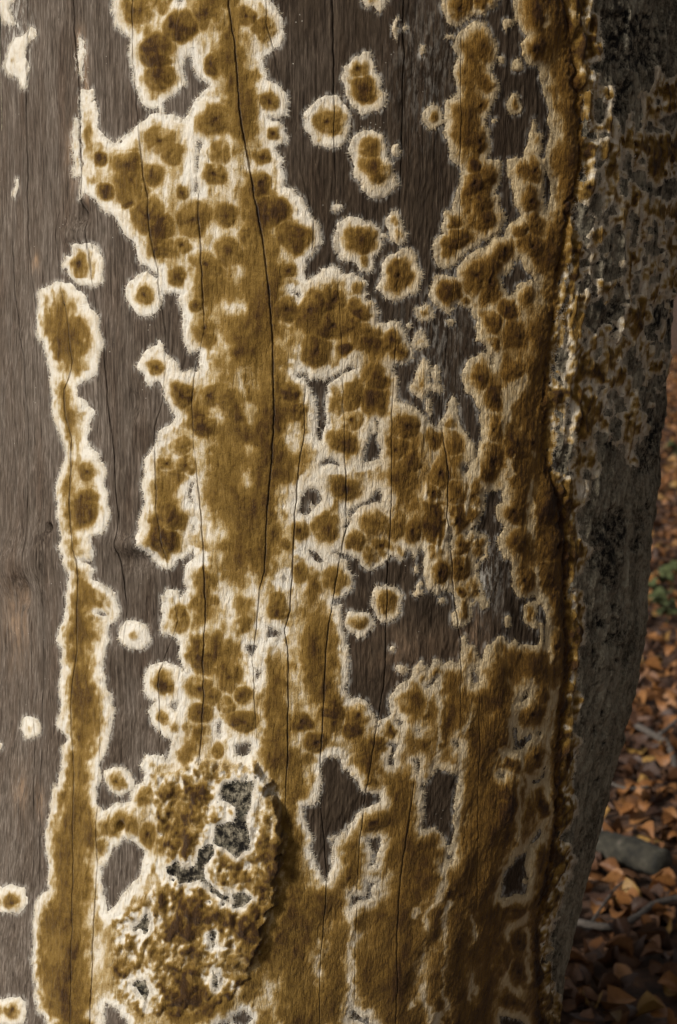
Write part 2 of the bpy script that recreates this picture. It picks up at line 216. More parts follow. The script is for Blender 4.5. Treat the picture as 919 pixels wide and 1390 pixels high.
T('D1', F='45,-10 60,100 80,240 120,290 50,330 40,390 -10,400 -10,930 270,930 450,930 440,860 440,790 470,740 520,760 560,690 600,650 650,640 640,570 600,560 570,490 600,520 650,480 690,400 680,330 650,290 600,270 520,320 490,270 440,240 410,260 430,200 440,230 500,220 500,120 520,140 540,185 570,180 580,60 600,60 640,150 650,-10|680,110 700,70 745,90 745,150 765,190 750,270 715,305 700,240 660,230 610,230 600,200 640,165 680,160|720,400 740,340 790,325 790,390 760,450 740,540 710,570 690,520 700,450|740,640 770,500 790,540 805,700 810,930 620,930 620,860 640,840 650,790 640,740 690,740 650,650 690,620|930,190 870,190 850,260 840,420 815,490 830,560 850,605 870,560 880,480 900,500 870,620 880,690 910,660 930,520|805,-10 850,30 930,80 930,-10|440,900 510,850 520,930 440,930|-10,235 30,260 30,320 -10,360',
  W='235,30 260,70 270,200 240,280 228,180 232,110|430,490 480,510 490,540 450,550 430,520|570,400 590,440 570,450|600,470 620,500 600,520|440,60 440,100 425,90|385,430 405,440 395,500 385,490|105,480 130,540 180,590 190,650 170,620 130,620 100,650 70,700 40,660 40,590 80,550', E='665,530,28,28 860,720,22,18',
  B='260,-10 400,-10 380,100 340,300 320,420 310,560 280,740 270,930 150,930 210,780 240,600 200,550 130,480 140,400 180,300 240,360 280,250 290,100|360,100 410,110 400,250 350,330|440,20 570,-10 570,80 480,90|430,300 480,300 560,340 680,320 680,400 600,500 600,580 540,680 500,700 440,740 420,930 330,930 340,640 330,460 400,400|690,120 735,120 750,220 720,280 690,220|740,360 775,360 720,520 710,490|720,660 770,600 790,760 800,930 650,930 720,800|870,230 920,200 920,420 860,460',
  L='340,370 370,340 360,390|290,740 320,780 300,800|400,100 420,90 410,110', R='120,30,45,60 180,40,40,60 160,205,55,55 110,350,40,45 30,460,50,60 170,440,60,70 45,765,50,55 148,690,38,60 190,330,45,60 475,130,30,35 550,130,18,30 490,700,30,35 665,760,25,35',
  K='560,690 610,660 640,740 620,860 610,930 555,930 570,800|820,740 880,690 930,680 930,930 830,930|650,230 680,300 670,330')
T('D2', F='-10,-10 430,-10 440,50 500,10 520,50 540,20 555,60 530,130 500,165 520,180 560,150 600,150 600,210 580,270 610,250 650,270 660,330 610,365 580,330 570,310 530,340 560,370 530,480 500,530 480,600 470,660 440,680 420,650 400,600 380,550 400,480 370,470 330,450 340,570 320,640 310,720 340,780 400,800 410,700 430,730 450,760 480,720 520,650 560,680 560,770 510,830 500,930 -10,930|620,-10 810,-10 805,70 780,120 820,170 830,230 720,220 720,160 740,120 710,110 670,180 640,170 620,100|600,420 630,385 660,410 670,360 735,350 745,450 720,560 690,540 660,490 640,450 605,450|690,620 715,575 740,610 740,690 710,720 690,690',
  W='325,210 380,220 400,270 430,300 420,360 430,400 400,370 390,340 330,330 320,270|700,120 740,125 730,150 705,150',
  B='-10,-10 270,-10 255,300 240,560 260,700 320,820 320,930 0,930 10,720 30,620 60,560 50,440 110,400 150,280 150,200 160,40|260,220 310,230 310,340 280,420 330,470 330,640 300,720 260,640|330,-10 420,-10 430,100 440,200 520,200 600,150 570,280 450,330 440,230 400,160 330,120|460,400 520,350 540,430 480,520 470,600 450,560|640,60 720,20 790,20 780,80 680,140|740,150 810,180 800,220 730,210|610,290 650,280 650,340 600,340|680,400 725,390 710,540 680,480|620,400 650,420 620,440|705,600 735,640 715,690|430,620 460,640 440,660|490,740 530,680 540,760 480,800|340,800 420,820 410,900 340,900',
  L='10,340 100,290 150,250 120,390 60,420 40,540 10,620|150,860 180,820 170,930 150,930|20,730 60,700 40,800 20,900|265,180 300,130 305,200 270,225|255,340 290,350 280,430 262,430|420,890 460,800 470,820 440,920', R='90,60,55,60 60,250,55,70 340,370,38,38 90,620,70,70 170,620,50,50',
  K='560,-10 610,-10 610,60 580,110 555,90|490,600 540,640 600,600 630,520 690,540 640,620 590,680 560,690 510,650|760,380 800,400 870,480 860,640 800,800 770,690 740,690 760,560|820,50 880,-10 860,100|330,830 370,800 420,840 350,850')
T('D3', F='-10,-10 510,-10 490,60 460,130 440,170 450,250 510,310 520,360 490,420 440,475 415,480 390,560 410,600 415,570 430,530 460,540 470,600 490,640 490,720 495,780 470,830 440,850 440,930 250,930 240,700 220,610 190,560 150,585 100,575 65,530 70,430 60,400 10,370 0,290 30,200 -10,180|130,630 160,600 200,600 205,650 195,740 160,740 130,690|35,690 50,675 75,680 65,740 40,740|-10,790 30,780 50,820 80,790 120,840 150,870 150,930 -10,930|200,700 225,720 235,850 235,930 215,930 215,800',
  E='195,605,22,16', B='0,-10 330,-10 340,930 270,930 260,760 240,640 190,520 190,430 150,440 140,540 90,530 90,450 110,420 40,360 30,290 70,220 20,160|340,20 410,30 420,180 440,300 490,320 470,420 400,460 380,540 400,650 440,680 470,650 470,800 420,860 420,930 340,930|0,830 60,840 130,880 130,930 -10,930',
  L='165,40 180,40 185,280 170,290 160,130|180,440 192,440 200,540 188,520|415,20 440,10 430,60 418,90', R='162,670,28,50 130,490,45,60 90,280,60,60 70,130,60,60 230,120,60,80 240,300,55,65 255,470,50,70 290,650,42,70 290,840,42,75 390,130,36,70 420,340,46,60 400,760,40,70 445,570,18,30 450,670,22,40 478,760,14,35',
  K='520,200 600,120 690,90 720,180 690,280 650,440 620,560 520,480 510,400 520,300|720,320 780,150 810,60 800,200 760,330|500,630 560,630 570,690 520,800 500,740|600,610 650,620 640,700 660,830 650,860 590,830 570,770 620,760')
T('D4', F='-10,-10 440,-10 430,200 440,270 445,340 410,420 405,460 435,490 435,570 410,640 400,700 420,790 420,850 400,930 -10,930',
  W='105,280 130,230 148,225 145,255 115,285|70,410 90,420 90,490 150,460 160,435 165,470 120,520 55,530 75,500|190,440 213,425 210,460 190,460|175,685 200,680 235,640 235,680 210,690 180,710',
  B='0,-10 60,150 60,300 -10,400|110,320 170,230 280,210 250,300 220,390 130,400 100,370|300,200 430,220 430,330 400,440 400,640 390,930 260,930 250,700 250,560 260,400|0,600 80,560 180,510 240,560 230,640 160,650 130,760 180,760 220,740 220,930 -10,930|-10,420 50,420 40,520 -10,560|50,-10 430,-10 430,200 260,200 80,180',
  L='355,400 385,400 390,480 370,530|95,540 115,540 105,720 95,930 75,930 85,720|230,560 250,560 264,720 252,930 235,930 240,720|255,210 290,210 265,330 230,420 210,420 240,320|60,300 110,280 105,330 85,400 55,420|0,530 60,520 150,515 150,540 60,560 0,590', R='160,340,55,55 210,250,35,35 180,560,50,45 50,610,45,45 150,830,38,60 200,800,30,60 20,480,45,60 20,720,50,65 345,300,42,70 350,560,40,75 330,800,40,80 60,830,40,60',
  K='545,125 600,100 640,60 630,100 580,130|528,300 547,370 522,450 503,470 525,380|500,690 520,655 530,660 510,705|665,80 685,60 670,110|510,20 530,0 520,100|550,470 570,500 550,510|605,460 615,490 600,500')
T('D5', F='-10,-10 400,-10 425,100 400,200 345,260 370,310 415,350 380,470 330,660 300,700 270,930 -10,930',
  W='140,330 180,250 215,195 215,240 150,310 140,340 135,400 145,470 130,540 60,560 15,570 30,450 65,360', E='125,485,12,16',
  B='-10,-10 80,-10 70,250 40,340 -10,420|90,230 120,40 210,10 210,150 170,230 100,320 80,330|240,-10 390,-10 400,100 340,230 280,300 250,470 190,680 200,930 60,930 60,740 140,680 160,520 160,400 170,330 230,250|20,620 60,590 130,580 120,650 50,690 10,700|-10,590 10,700 60,720 60,930 -10,930|300,330 400,350 340,560 300,650 210,700 250,520',
  L='205,640 235,650 225,700 205,690|320,400 335,400 290,620 280,600|75,120 97,120 88,330 65,350 70,250|222,0 247,0 242,130 222,195 208,190 225,110|145,330 177,330 162,420 167,500 140,560 130,540 145,470|0,570 60,562 140,548 140,577 60,592 10,620|120,660 143,640 132,705 60,745 52,800 32,800 40,735|130,740 150,740 145,900 128,900', R='75,635,50,40 190,340,40,45 30,110,42,80 150,110,42,80 320,90,50,80 200,540,36,60 100,800,45,55 190,800,45,70 20,830,40,60 330,430,30,70 265,240,36,60')

T('D3', L='-10,190 40,205 20,300 40,370 90,400 60,400 5,370 -10,300|190,430 205,430 215,560 245,640 262,760 270,930 252,930 245,770 225,650 195,560|400,470 420,480 395,560 415,640 405,700 385,560')
T('D4', L='300,200 318,200 275,420 262,560 248,560 258,400|40,430 58,430 50,520 150,500 150,520 40,545|130,650 160,640 140,740 125,760')
T('C4', L='700,560 716,560 705,760 690,930 672,930 690,760|470,640 500,700 520,790 515,930 495,930 495,780|585,210 605,210 600,480 590,580 575,580 582,400')
GROOVE = np.array([(757, -160), (757, 0), (768, 26), (770, 65), (783, 146), (785, 183), (785, 220), (778, 246), (770, 288), (762, 324), (760, 366), (755, 403), (751, 437), (746, 480), (742, 544), (742, 623), (749, 655), (762, 676), (768, 738), (768, 790), (769, 843), (772, 895), (770, 919), (762, 958), (757, 1010), (755, 1060), (753, 1130), (742, 1195), (729, 1253), (731, 1310), (733, 1600)], float)
_gy = np.arange(-160, 1601, 4.0)
_gx = np.interp(_gy, GROOVE[:, 1], GROOVE[:, 0])
_gx = np.convolve(np.pad(_gx, 9, mode='edge'), np.hanning(21)[1:-1] / np.hanning(21).sum(), mode='valid')
GROOVE = np.stack([_gx, _gy], 1)
PLATE = np.array([(201, 1050), (236, 1050), (262, 1037), (280, 1029), (301, 1037), (324, 1039), (350, 1037), (361, 1047), (369, 1068), (377, 1089), (385, 1112), (387, 1135), (384, 1167), (377, 1195), (374, 1227), (364, 1237), (353, 1253), (361, 1271), (356, 1287), (345, 1305), (335, 1330), (318, 1352), (290, 1362), (255, 1380), (215, 1372), (185, 1380), (160, 1350), (150, 1300), (154, 1263), (180, 1232), (217, 1195), (222, 1175), (217, 1140), (206, 1100)], float)
# long drying cracks in the wood: x,y,depth
CRACKS = [
 '20,300,0 20,340,.5 26,398,.7 34,460,.7 39,487,.5 42,560,.4 43,610,.5 44,686,.5 41,746,.5 38,800,.2 44,900,.2 46,1000,.5 44,1100,.4 42,1250,.3 40,1400,0',
 '37,-80,.8 37,0,.8 39,170,.9 42,240,.9 39,311,.8 43,345,.7 50,398,.4 58,480,.1 62,700,.1 60,900,.4 56,1000,.5 52,1100,.4 52,1300,.1',
 '84,-80,0 84,250,0 84,283,.4 80,319,.5 85,383,.5 94,424,.8 100,455,.8 104,490,.6 92,530,.9 94,563,1 100,597,1 98,649,1.2 100,712,1.1 107,764,1 108,817,.9 107,882,.6 99,945,.7 100,1063,.7 98,1200,.7 96,1300,.6 95,1420,.5',
 '97,-80,1 98,0,1 101,40,1.1 106,90,1.2 109,130,1.2 111,180,1.3 114,235,1.2 113,282,.7 120,302,.5 121,330,.7 125,356,.8 131,398,.5 136,450,0 140,900,0 136,1000,.3 132,1150,.4 124,1290,.5 122,1420,.4',
 '150,-80,0 146,420,0 145,480,.6 149,557,.7 157,623,.6 161,699,.5 158,741,.6 168,785,.7 171,827,.4 166,900,0 165,1420,0',
 '180,-80,.7 180,34,.7 180,91,.7 183,123,.7 188,167,.7 193,188,.8 198,240,.9 204,267,.9 208,306,.9 217,364,.9 221,413,.7 226,450,.6 228,505,.5 222,540,.3 211,580,.6 213,636,.7 215,690,.5 223,746,.5 233,800,.3 240,843,.4 226,880,.3 215,914,.7 215,971,.6 213,1040,.2 215,1420,0',
 '241,-80,.3 241,52,.3 243,90,.2 256,150,0 268,240,.2 272,317,.8 277,397,.8 279,450,.3 266,500,.4 263,552,.5 266,620,.3 272,699,.8 276,759,1 279,817,.9 275,900,.7 276,945,.6 271,1026,.6 268,1060,0 268,1420,0',
 '308,-80,.8 310,10,1 319,57,1.1 323,104,1.2 328,167,1.3 335,206,1.4 341,240,1.4 350,288,1.3 358,330,1.2 364,377,1.2 370,442,1.2 371,461,1.2 373,557,1.2 370,623,1.1 365,675,1 361,725,1 360,775,.8 352,800,.6 348,850,.6 343,893,.5 345,948,.5 350,1010,.2 352,1040,0 352,1420,0',
 '361,-80,.4 362,31,.4 370,65,.4 395,180,0 424,290,.4 426,324,.4 420,420,.1 415,500,.2 414,581,.5 408,620,.6 403,660,.8 400,712,.8 396,790,.8 394,830,.7 387,855,.6 391,890,.8 392,958,.8 391,1026,.8 387,1089,.5 400,1150,0 400,1420,0',
 '452,-80,.6 452,0,.6 453,86,.6 455,300,.1 464,480,.3 468,600,.3 470,660,.6 470,715,.5 457,785,.6 450,830,.6 443,877,.8 439,953,.7 435,1024,.7 436,1100,.5 444,1190,.9 440,1240,.9 435,1300,.7 433,1420,.6',
 '547,-80,.6 547,52,.6 546,183,.5 540,400,.1 532,560,.3 530,712,.5 526,790,.7 525,838,.5 522,932,.6 506,1010,.5 497,1068,.8 488,1130,.8 484,1200,.6 481,1300,.3 480,1420,.2',
 '575,-80,0 572,600,0 570,900,0 562,1050,.2 552,1122,.9 544,1174,.9 538,1240,.8 537,1300,.6 536,1420,.5',
 '625,-80,.2 625,220,.4 626,290,.3 600,560,.2 602,597,.8 606,633,1.1 607,680,1 606,699,1.1 611,733,1.3 614,777,1 619,830,.9 626,870,.8 626,920,.4 622,1000,.2 610,1120,0 608,1420,0',
 '655,-80,0 652,500,0 650,900,.1 649,1005,.5 648,1060,.4 645,1200,.4 642,1420,.3',
]
# lacy growth over the bark: scattered scraps inside this outline
LACE = np.array([(792, 120), (850, 150), (880, 120), (925, 150), (925, 520), (895, 560), (872, 640), (838, 600), (815, 660), (778, 640), (768, 560), (766, 420), (775, 300), (792, 220)], float)
CRK = [np.array([[float(q) for q in p.split(',')] for p in s.split()]) for s in CRACKS]
for c in CRK: c[:, 2] *= .82
for c in (CRK[0], CRK[1], CRK[3], CRK[4]): c[:, 2] *= 1.5          # open wider where the wood is bare
CRK[7][:, 2] *= .85
for c in CRK[8:]: c[c[:, 1] > 1050, 2] *= .62

# ------------------------------------------------------------------ masks of the survey
PAD = 160
H0, W0 = 1300, 919
HP, WP = 1390 + 2 * PAD, W0 + 2 * PAD
def fill(mask, poly, val=True):
    x0, x1 = int(max(0, poly[:, 0].min() - 1)), int(min(W0 - 1, poly[:, 0].max() + 1))
    y0, y1 = int(max(0, poly[:, 1].min() - 1)), int(min(H0 - 1, poly[:, 1].max() + 1))
    if x1 <= x0 or y1 <= y0: return
    X, Y = np.meshgrid(np.arange(x0, x1 + 1) + .5, np.arange(y0, y1 + 1) + .5)
    ins = np.zeros(X.shape, bool)
    n = len(poly)
    for i in range(n):
        xa, ya = poly[i]; xb, yb = poly[(i + 1) % n]
        if ya == yb: continue
        c = ((ya > Y) != (yb > Y)) & (X < (xb - xa) * (Y - ya) / (yb - ya) + xa)
        ins ^= c
    sub = mask[y0:y1 + 1, x0:x1 + 1]
    sub[ins] = val
def padr(m):
    return np.pad(m, ((PAD, HP - PAD - H0), (PAD, PAD)), mode='reflect')
def edt(mask, D):
    """distance (clipped at D) from each cell outside the mask to the mask"""
    h = np.where(mask, 0, D).astype(np.float32)
    for k in range(1, h.shape[0]):
        np.minimum(h[k], h[k - 1] + 1, out=h[k])
    for k in range(h.shape[0] - 2, -1, -1):
        np.minimum(h[k], h[k + 1] + 1, out=h[k])
    h2 = h * h
    best = h2.copy()
    for s in range(1, D + 1):
        np.minimum(best[:, s:], h2[:, :-s] + s * s, out=best[:, s:])
        np.minimum(best[:, :-s], h2[:, s:] + s * s, out=best[:, :-s])
    return np.minimum(np.sqrt(best), D)
def sdist(mask, D):
    return edt(~mask, D) - edt(mask, D)
def noise(lx, ly, seed, power=2.0, shape=None):
    """band of smooth random relief, unit deviation; lx, ly: feature size in cells"""
    sh = shape or (2048, 2048)
    r = np.random.default_rng(seed).standard_normal(sh).astype(np.float32)
    fy = np.fft.fftfreq(sh[0])[:, None] * ly
    fx = np.fft.rfftfreq(sh[1])[None, :] * lx
    k = np.sqrt(fx * fx + fy * fy)
    f = np.exp(-(k * 1.6) ** power)
    n = np.fft.irfft2(np.fft.rfft2(r) * f, s=sh).astype(np.float32)
    n -= n.mean()
    return n / n.std()
def bil(a, u, v):
    u = np.clip(u, 0, a.shape[1] - 1.001); v = np.clip(v, 0, a.shape[0] - 1.001)
    iu = u.astype(np.int32); iv = v.astype(np.int32)
    fu = (u - iu).astype(np.float32); fv = (v - iv).astype(np.float32)
    return (a[iv, iu] * (1 - fu) + a[iv, iu + 1] * fu) * (1 - fv) + (a[iv + 1, iu] * (1 - fu) + a[iv + 1, iu + 1] * fu) * fv
def wrapn(a, u, v):
    """periodic sample of a noise sheet"""
    h, w = a.shape
    u = np.mod(u, w); v = np.mod(v, h)
    iu = u.astype(np.int32) % w; iv = v.astype(np.int32) % h
    fu = (u - np.floor(u)).astype(np.float32); fv = (v - np.floor(v)).astype(np.float32)
    iu2 = (iu + 1) % w; iv2 = (iv + 1) % h
    return (a[iv, iu] * (1 - fu) + a[iv, iu2] * fu) * (1 - fv) + (a[iv2, iu] * (1 - fu) + a[iv2, iu2] * fu) * fv
def sstep(a, b, x):
    t = np.clip((x - a) / (b - a), 0, 1)
    return t * t * (3 - 2 * t)

mF = np.zeros((H0, W0), bool)
for p in FUN: fill(mF, p)
for p in HOLE: fill(mF, p, False)
for p in ISL: fill(mF, p)
mB = np.zeros((H0, W0), bool)
for p in BRN: fill(mB, p)
mB = edt(~(edt(mB, 6) <= 2.5), 6) > 2.5           # close hairline gaps between neighbouring outlines
for p in PALE: fill(mB, p, False)
mPale = np.zeros((H0, W0), bool)
for p in PALE: fill(mPale, p)
mK = np.zeros((H0, W0), bool)
for p in DARK: fill(mK, p)
# rosettes: nearest rosette, its normalised radius, radial streaks
NZ_A = noise(9, 9, 1); NZ_B = noise(9, 9, 2)
rosT = np.full((H0, W0), 9.0, np.float32)
rosT2 = np.full((H0, W0), 9.0, np.float32)
rosI = np.full((H0, W0), -1, np.int32)
rosS = np.zeros((H0, W0), np.float32)
rosR = np.zeros((H0, W0), np.float32)
rosV = np.zeros((H0, W0), np.float32); rosC = np.zeros((H0, W0), np.float32)
_rr = np.random.default_rng(5)
RV = _rr.normal(0, .065, len(ROS)); RC = _rr.choice([-.35, 0, .12, .3, .42], len(ROS), p=[.10, .22, .25, .25, .18])
for k, (cx, cy, rx, ry) in enumerate(ROS):
    x0, x1 = int(max(0, cx - rx * 1.5)), int(min(W0, cx + rx * 1.5 + 2))
    y0, y1 = int(max(0, cy - ry * 1.5)), int(min(H0, cy + ry * 1.5 + 2))
    if x1 <= x0 or y1 <= y0: continue
    X, Y = np.meshgrid(np.arange(x0, x1), np.arange(y0, y1))
    dx, dy = (X - cx) / rx, (Y - cy) / ry
    t = np.sqrt(dx * dx + dy * dy)
    a = np.arctan2(dy, dx)
    nn = wrapn(NZ_A, np.cos(a) * 26 + k * 67, np.sin(a) * 26 + k * 31 + t * 6)
    n2 = wrapn(NZ_B, np.cos(a) * 9 + k * 47, np.sin(a) * 9 + k * 91)
    t = t * (1 + .15 * n2 + .04 * nn)
    sub = rosT[y0:y1, x0:x1]
    near = t < sub
    sub2 = rosT2[y0:y1, x0:x1]
    sub2[:] = np.minimum(sub2, np.maximum(t, sub))
    sub[near] = t[near]
    rosI[y0:y1, x0:x1][near] = k
    rosS[y0:y1, x0:x1][near] = nn[near]
    rosR[y0:y1, x0:x1][near] = math.sqrt(rx * ry)
    rosV[y0:y1, x0:x1][near] = RV[k]; rosC[y0:y1, x0:x1][near] = RC[k]
# every rosette sits inside a felt of its own
mF |= (rosT < 1.0)
for p in HOLE: fill(mF, p, False)
for p in ISL: fill(mF, p)

# organic outlines: warp the survey a little
def warped(m, amp_lo, amp_hi, seed):
    mp = padr(m.astype(np.float32))
    n1 = noise(11, 13, seed)[:HP, :WP]; n2 = noise(11, 13, seed + 1)[:HP, :WP]
    n3 = noise(4.0, 5.0, seed + 2)[:HP, :WP]; n4 = noise(4.0, 5.0, seed + 3)[:HP, :WP]
    V, U = np.meshgrid(np.arange(HP), np.arange(WP), indexing='ij')
    g = np.interp(np.arange(HP) - PAD, GROOVE[:, 1], GROOVE[:, 0])[:, None] + PAD
    amp = amp_lo + (amp_hi - amp_lo) * sstep(-5, 25, U - g)
    return bil(mp, U + amp * n1 + .14 * amp * n3, V + amp * n2 + .14 * amp * n4) > .5
mL = np.zeros((H0, W0), bool)
fill(mL, LACE)
_ln = noise(11, 22, 81)[:H0, :W0] + .40 * noise(6, 9, 82)[:H0, :W0]
lace = mL & (_ln > .22)
lace_gap = mL & (_ln < -.9)
mF = (mF | lace) & ~lace_gap
mB = mB | (lace & (_ln > .34))
pF = warped(mF, 1.3, 2.0, 21)
pB = warped(mB, 2.6, 3.2, 31)
pK = warped(mK, 4.0, 4.0, 41)
plate_m = np.zeros((H0 + 90, W0), bool)
_h = H0; H0 = H0 + 90
fill(plate_m, PLATE)
H0 = _h
pP = np.pad(plate_m, ((PAD, PAD), (PAD, PAD)))
_w = noise(9, 9, 51)[:HP, :WP] * 3.0; _w2 = noise(9, 9, 52)[:HP, :WP] * 3.0
_V, _U = np.meshgrid(np.arange(HP), np.arange(WP), indexing='ij')
pP = bil(pP.astype(np.float32), _U + _w, _V + _w2) > .5
pF[:, PAD + 945:] = False; pF[:, :PAD - 120] = False; pF[:PAD - 120] = False; pF[-60:] = False
sdF, sdB, sdP = sdist(pF, 40), sdist(pB, 30), sdist(pP, 40)
sdK = sdist(pK, 14)
sdL = sdist(warped(mPale, 2.4, 2.4, 71), 12)
pRT2 = padr(rosT2)
pRT, pRS, pRR, pRV, pRC = padr(rosT), padr(rosS), padr(rosR), padr(rosV), padr(rosC)
pRI = np.pad(rosI, ((PAD, HP - PAD - H0), (PAD, PAD)), constant_values=-1)
# the felt below the survey's lower end keeps going to the bark edge
def components(m):
    """connected regions by runs; returns label image (0 = none)"""
    lab = np.zeros(m.shape, np.int32)
    par = [0]
    def find(a):
        while par[a] != a:
            par[a] = par[par[a]]; a = par[a]
        return a
    prev = []
    rows = []
    for y in range(m.shape[0]):
        d = np.diff(np.concatenate(([0], m[y].astype(np.int8), [0])))
        st = np.where(d == 1)[0]; en = np.where(d == -1)[0]
        cur = []
        j = 0
        for s, e in zip(st.tolist(), en.tolist()):
            l = 0
            for (ps, pe, pl) in prev:
                if pe < s: continue
                if ps > e: break
                r = find(pl)
                if l == 0: l = r
                elif r != l: par[max(r, l)] = min(r, l); l = min(r, l)
            if l == 0:
                par.append(len(par)); l = len(par) - 1
            cur.append((s, e, l))
        rows.append(cur); prev = cur
    for y, cur in enumerate(rows):
        for s, e, l in cur: lab[y, s:e] = find(l)
    return lab
LAB = components(sdF > 0)
for _k in range(4):                                   # let every patch own the rim around it
    _g = LAB.copy()
    for ax, st in ((0, 1), (0, -1), (1, 1), (1, -1)):
        _r = np.roll(LAB, st, axis=ax)
        _m = (_g == 0) & (_r > 0)
        _g[_m] = _r[_m]
    LAB = _g

# ------------------------------------------------------------------ materials
def new_mat(name):
    m = bpy.data.materials.new(name)
    m.use_nodes = True
    nt = m.node_tree
    nt.nodes.clear()
    out = nt.nodes.new('ShaderNodeOutputMaterial')
    b = nt.nodes.new('ShaderNodeBsdfPrincipled')
    nt.links.new(b.outputs[0], out.inputs[0])
    return m, nt, b
def N(nt, typ, **kw):
    n = nt.nodes.new(typ)
    for k, v in kw.items():
        if k in n.inputs.keys(): n.inputs[k].default_value = v
        else: setattr(n, k, v)
    return n
def ramp(nt, stops, fac=None):
    r = nt.nodes.new('ShaderNodeValToRGB')
    el = r.color_ramp.elements
    while len(el) > 1: el.remove(el[0])
    el[0].position = stops[0][0]; el[0].color = (*stops[0][1], 1)
    for p, c in stops[1:]:
        e = el.new(p); e.color = (*c, 1)
    if fac is not None: nt.links.new(fac, r.inputs[0])
    return r
def coords(nt, scale=(1, 1, 1)):
    tc = nt.nodes.new('ShaderNodeTexCoord')
    mp = nt.nodes.new('ShaderNodeMapping')
    mp.inputs['Scale'].default_value = scale
    nt.links.new(tc.outputs['Object'], mp.inputs[0])
    return mp.outputs[0]
def tex(nt, vec, scale, detail=4, rough=.6, dist=0.0):
    n = nt.nodes.new('ShaderNodeTexNoise')
    n.inputs['Scale'].default_value = scale
    n.inputs['Detail'].default_value = detail
    n.inputs['Roughness'].default_value = rough
    n.inputs['Distortion'].default_value = dist
    nt.links.new(vec, n.inputs['Vector'])
    return n.outputs['Fac']
def attr(nt, name):
    a = nt.nodes.new('ShaderNodeAttribute')
    a.attribute_name = name
    return a.outputs['Fac']
def M(nt, op, a, b=None, c=None, clamp=False):
    n = nt.nodes.new('ShaderNodeMath'); n.operation = op; n.use_clamp = clamp
    for i, x in enumerate((a, b, c)):
        if x is None: continue
        if isinstance(x, (int, float)): n.inputs[i].default_value = x
        else: nt.links.new(x, n.inputs[i])
    return n.outputs[0]
def mix(nt, fac, a, b, mode='MIX'):
    n = nt.nodes.new('ShaderNodeMix'); n.data_type = 'RGBA'; n.blend_type = mode
    for s, x in (('Factor', fac), ('A', a), ('B', b)):
        i = [q for q in n.inputs if q.name == s and (q.type == 'RGBA' if s != 'Factor' else q.type == 'VALUE')][0]
        if isinstance(x, (int, float)): i.default_value = x
        elif isinstance(x, tuple): i.default_value = (*x, 1)
        else: nt.links.new(x, i)
    return [q for q in n.outputs if q.type == 'RGBA'][0]
def bump(nt, bsdf, hgt, dist, strength=1.0):
    b = nt.nodes.new('ShaderNodeBump')
    b.inputs['Distance'].default_value = dist
    b.inputs['Strength'].default_value = strength
    nt.links.new(hgt, b.inputs['Height'])
    nt.links.new(b.outputs[0], bsdf.inputs['Normal'])

def fungus_material():
    m, nt, b = new_mat('crust_fungus')
    v = coords(nt)
    vz = coords(nt, (1, 1, .22))
    fine = tex(nt, v, 700, 3, .75)
    mid = tex(nt, v, 160, 4, .65)
    fib = tex(nt, vz, 380, 3, .6, .3)
    t = attr(nt, 'tone')
    amp = M(nt, 'ADD', .30, M(nt, 'MULTIPLY', t, 1.3), clamp=True)
    k = M(nt, 'ADD', t, M(nt, 'MULTIPLY', M(nt, 'MULTIPLY', M(nt, 'SUBTRACT', fine, .5), .50), amp))
    k = M(nt, 'ADD', k, M(nt, 'MULTIPLY', M(nt, 'MULTIPLY', M(nt, 'SUBTRACT', mid, .5), .30), amp))
    k = M(nt, 'ADD', k, M(nt, 'MULTIPLY', M(nt, 'SUBTRACT', fib, .5), .34), clamp=True)
    r = ramp(nt, [(0.0, (.75, .70, .60)), (.12, (.67, .585, .445)), (.28, (.42, .305, .140)), (.46, (.240, .145, .036)), (.68, (.145, .083, .016)), (.88, (.075, .038, .008)), (1.0, (.045, .022, .007))], k)
    big = tex(nt, v, 22, 3, .6)
    c = mix(nt, M(nt, 'MULTIPLY', M(nt, 'SUBTRACT', big, .45, clamp=True), 1.2, clamp=True), r.outputs[0], (.8, .72, .6), 'MULTIPLY')
    d = attr(nt, 'damp_shade')
    c2 = mix(nt, d, c, (.72, .61, .42), 'MULTIPLY')  # multiplies a painted dim, warm side shade into the felt colour
    nt.links.new(c2, b.inputs['Base Color'])
    b.inputs['Roughness'].default_value = .95
    b.inputs['Specular IOR Level'].default_value = .12
    b.inputs['Sheen Weight'].default_value = .08
    h = M(nt, 'ADD', M(nt, 'MULTIPLY', fine, .5), M(nt, 'MULTIPLY', fib, 1.0))
    bump(nt, b, h, .0024, .95)
    return m
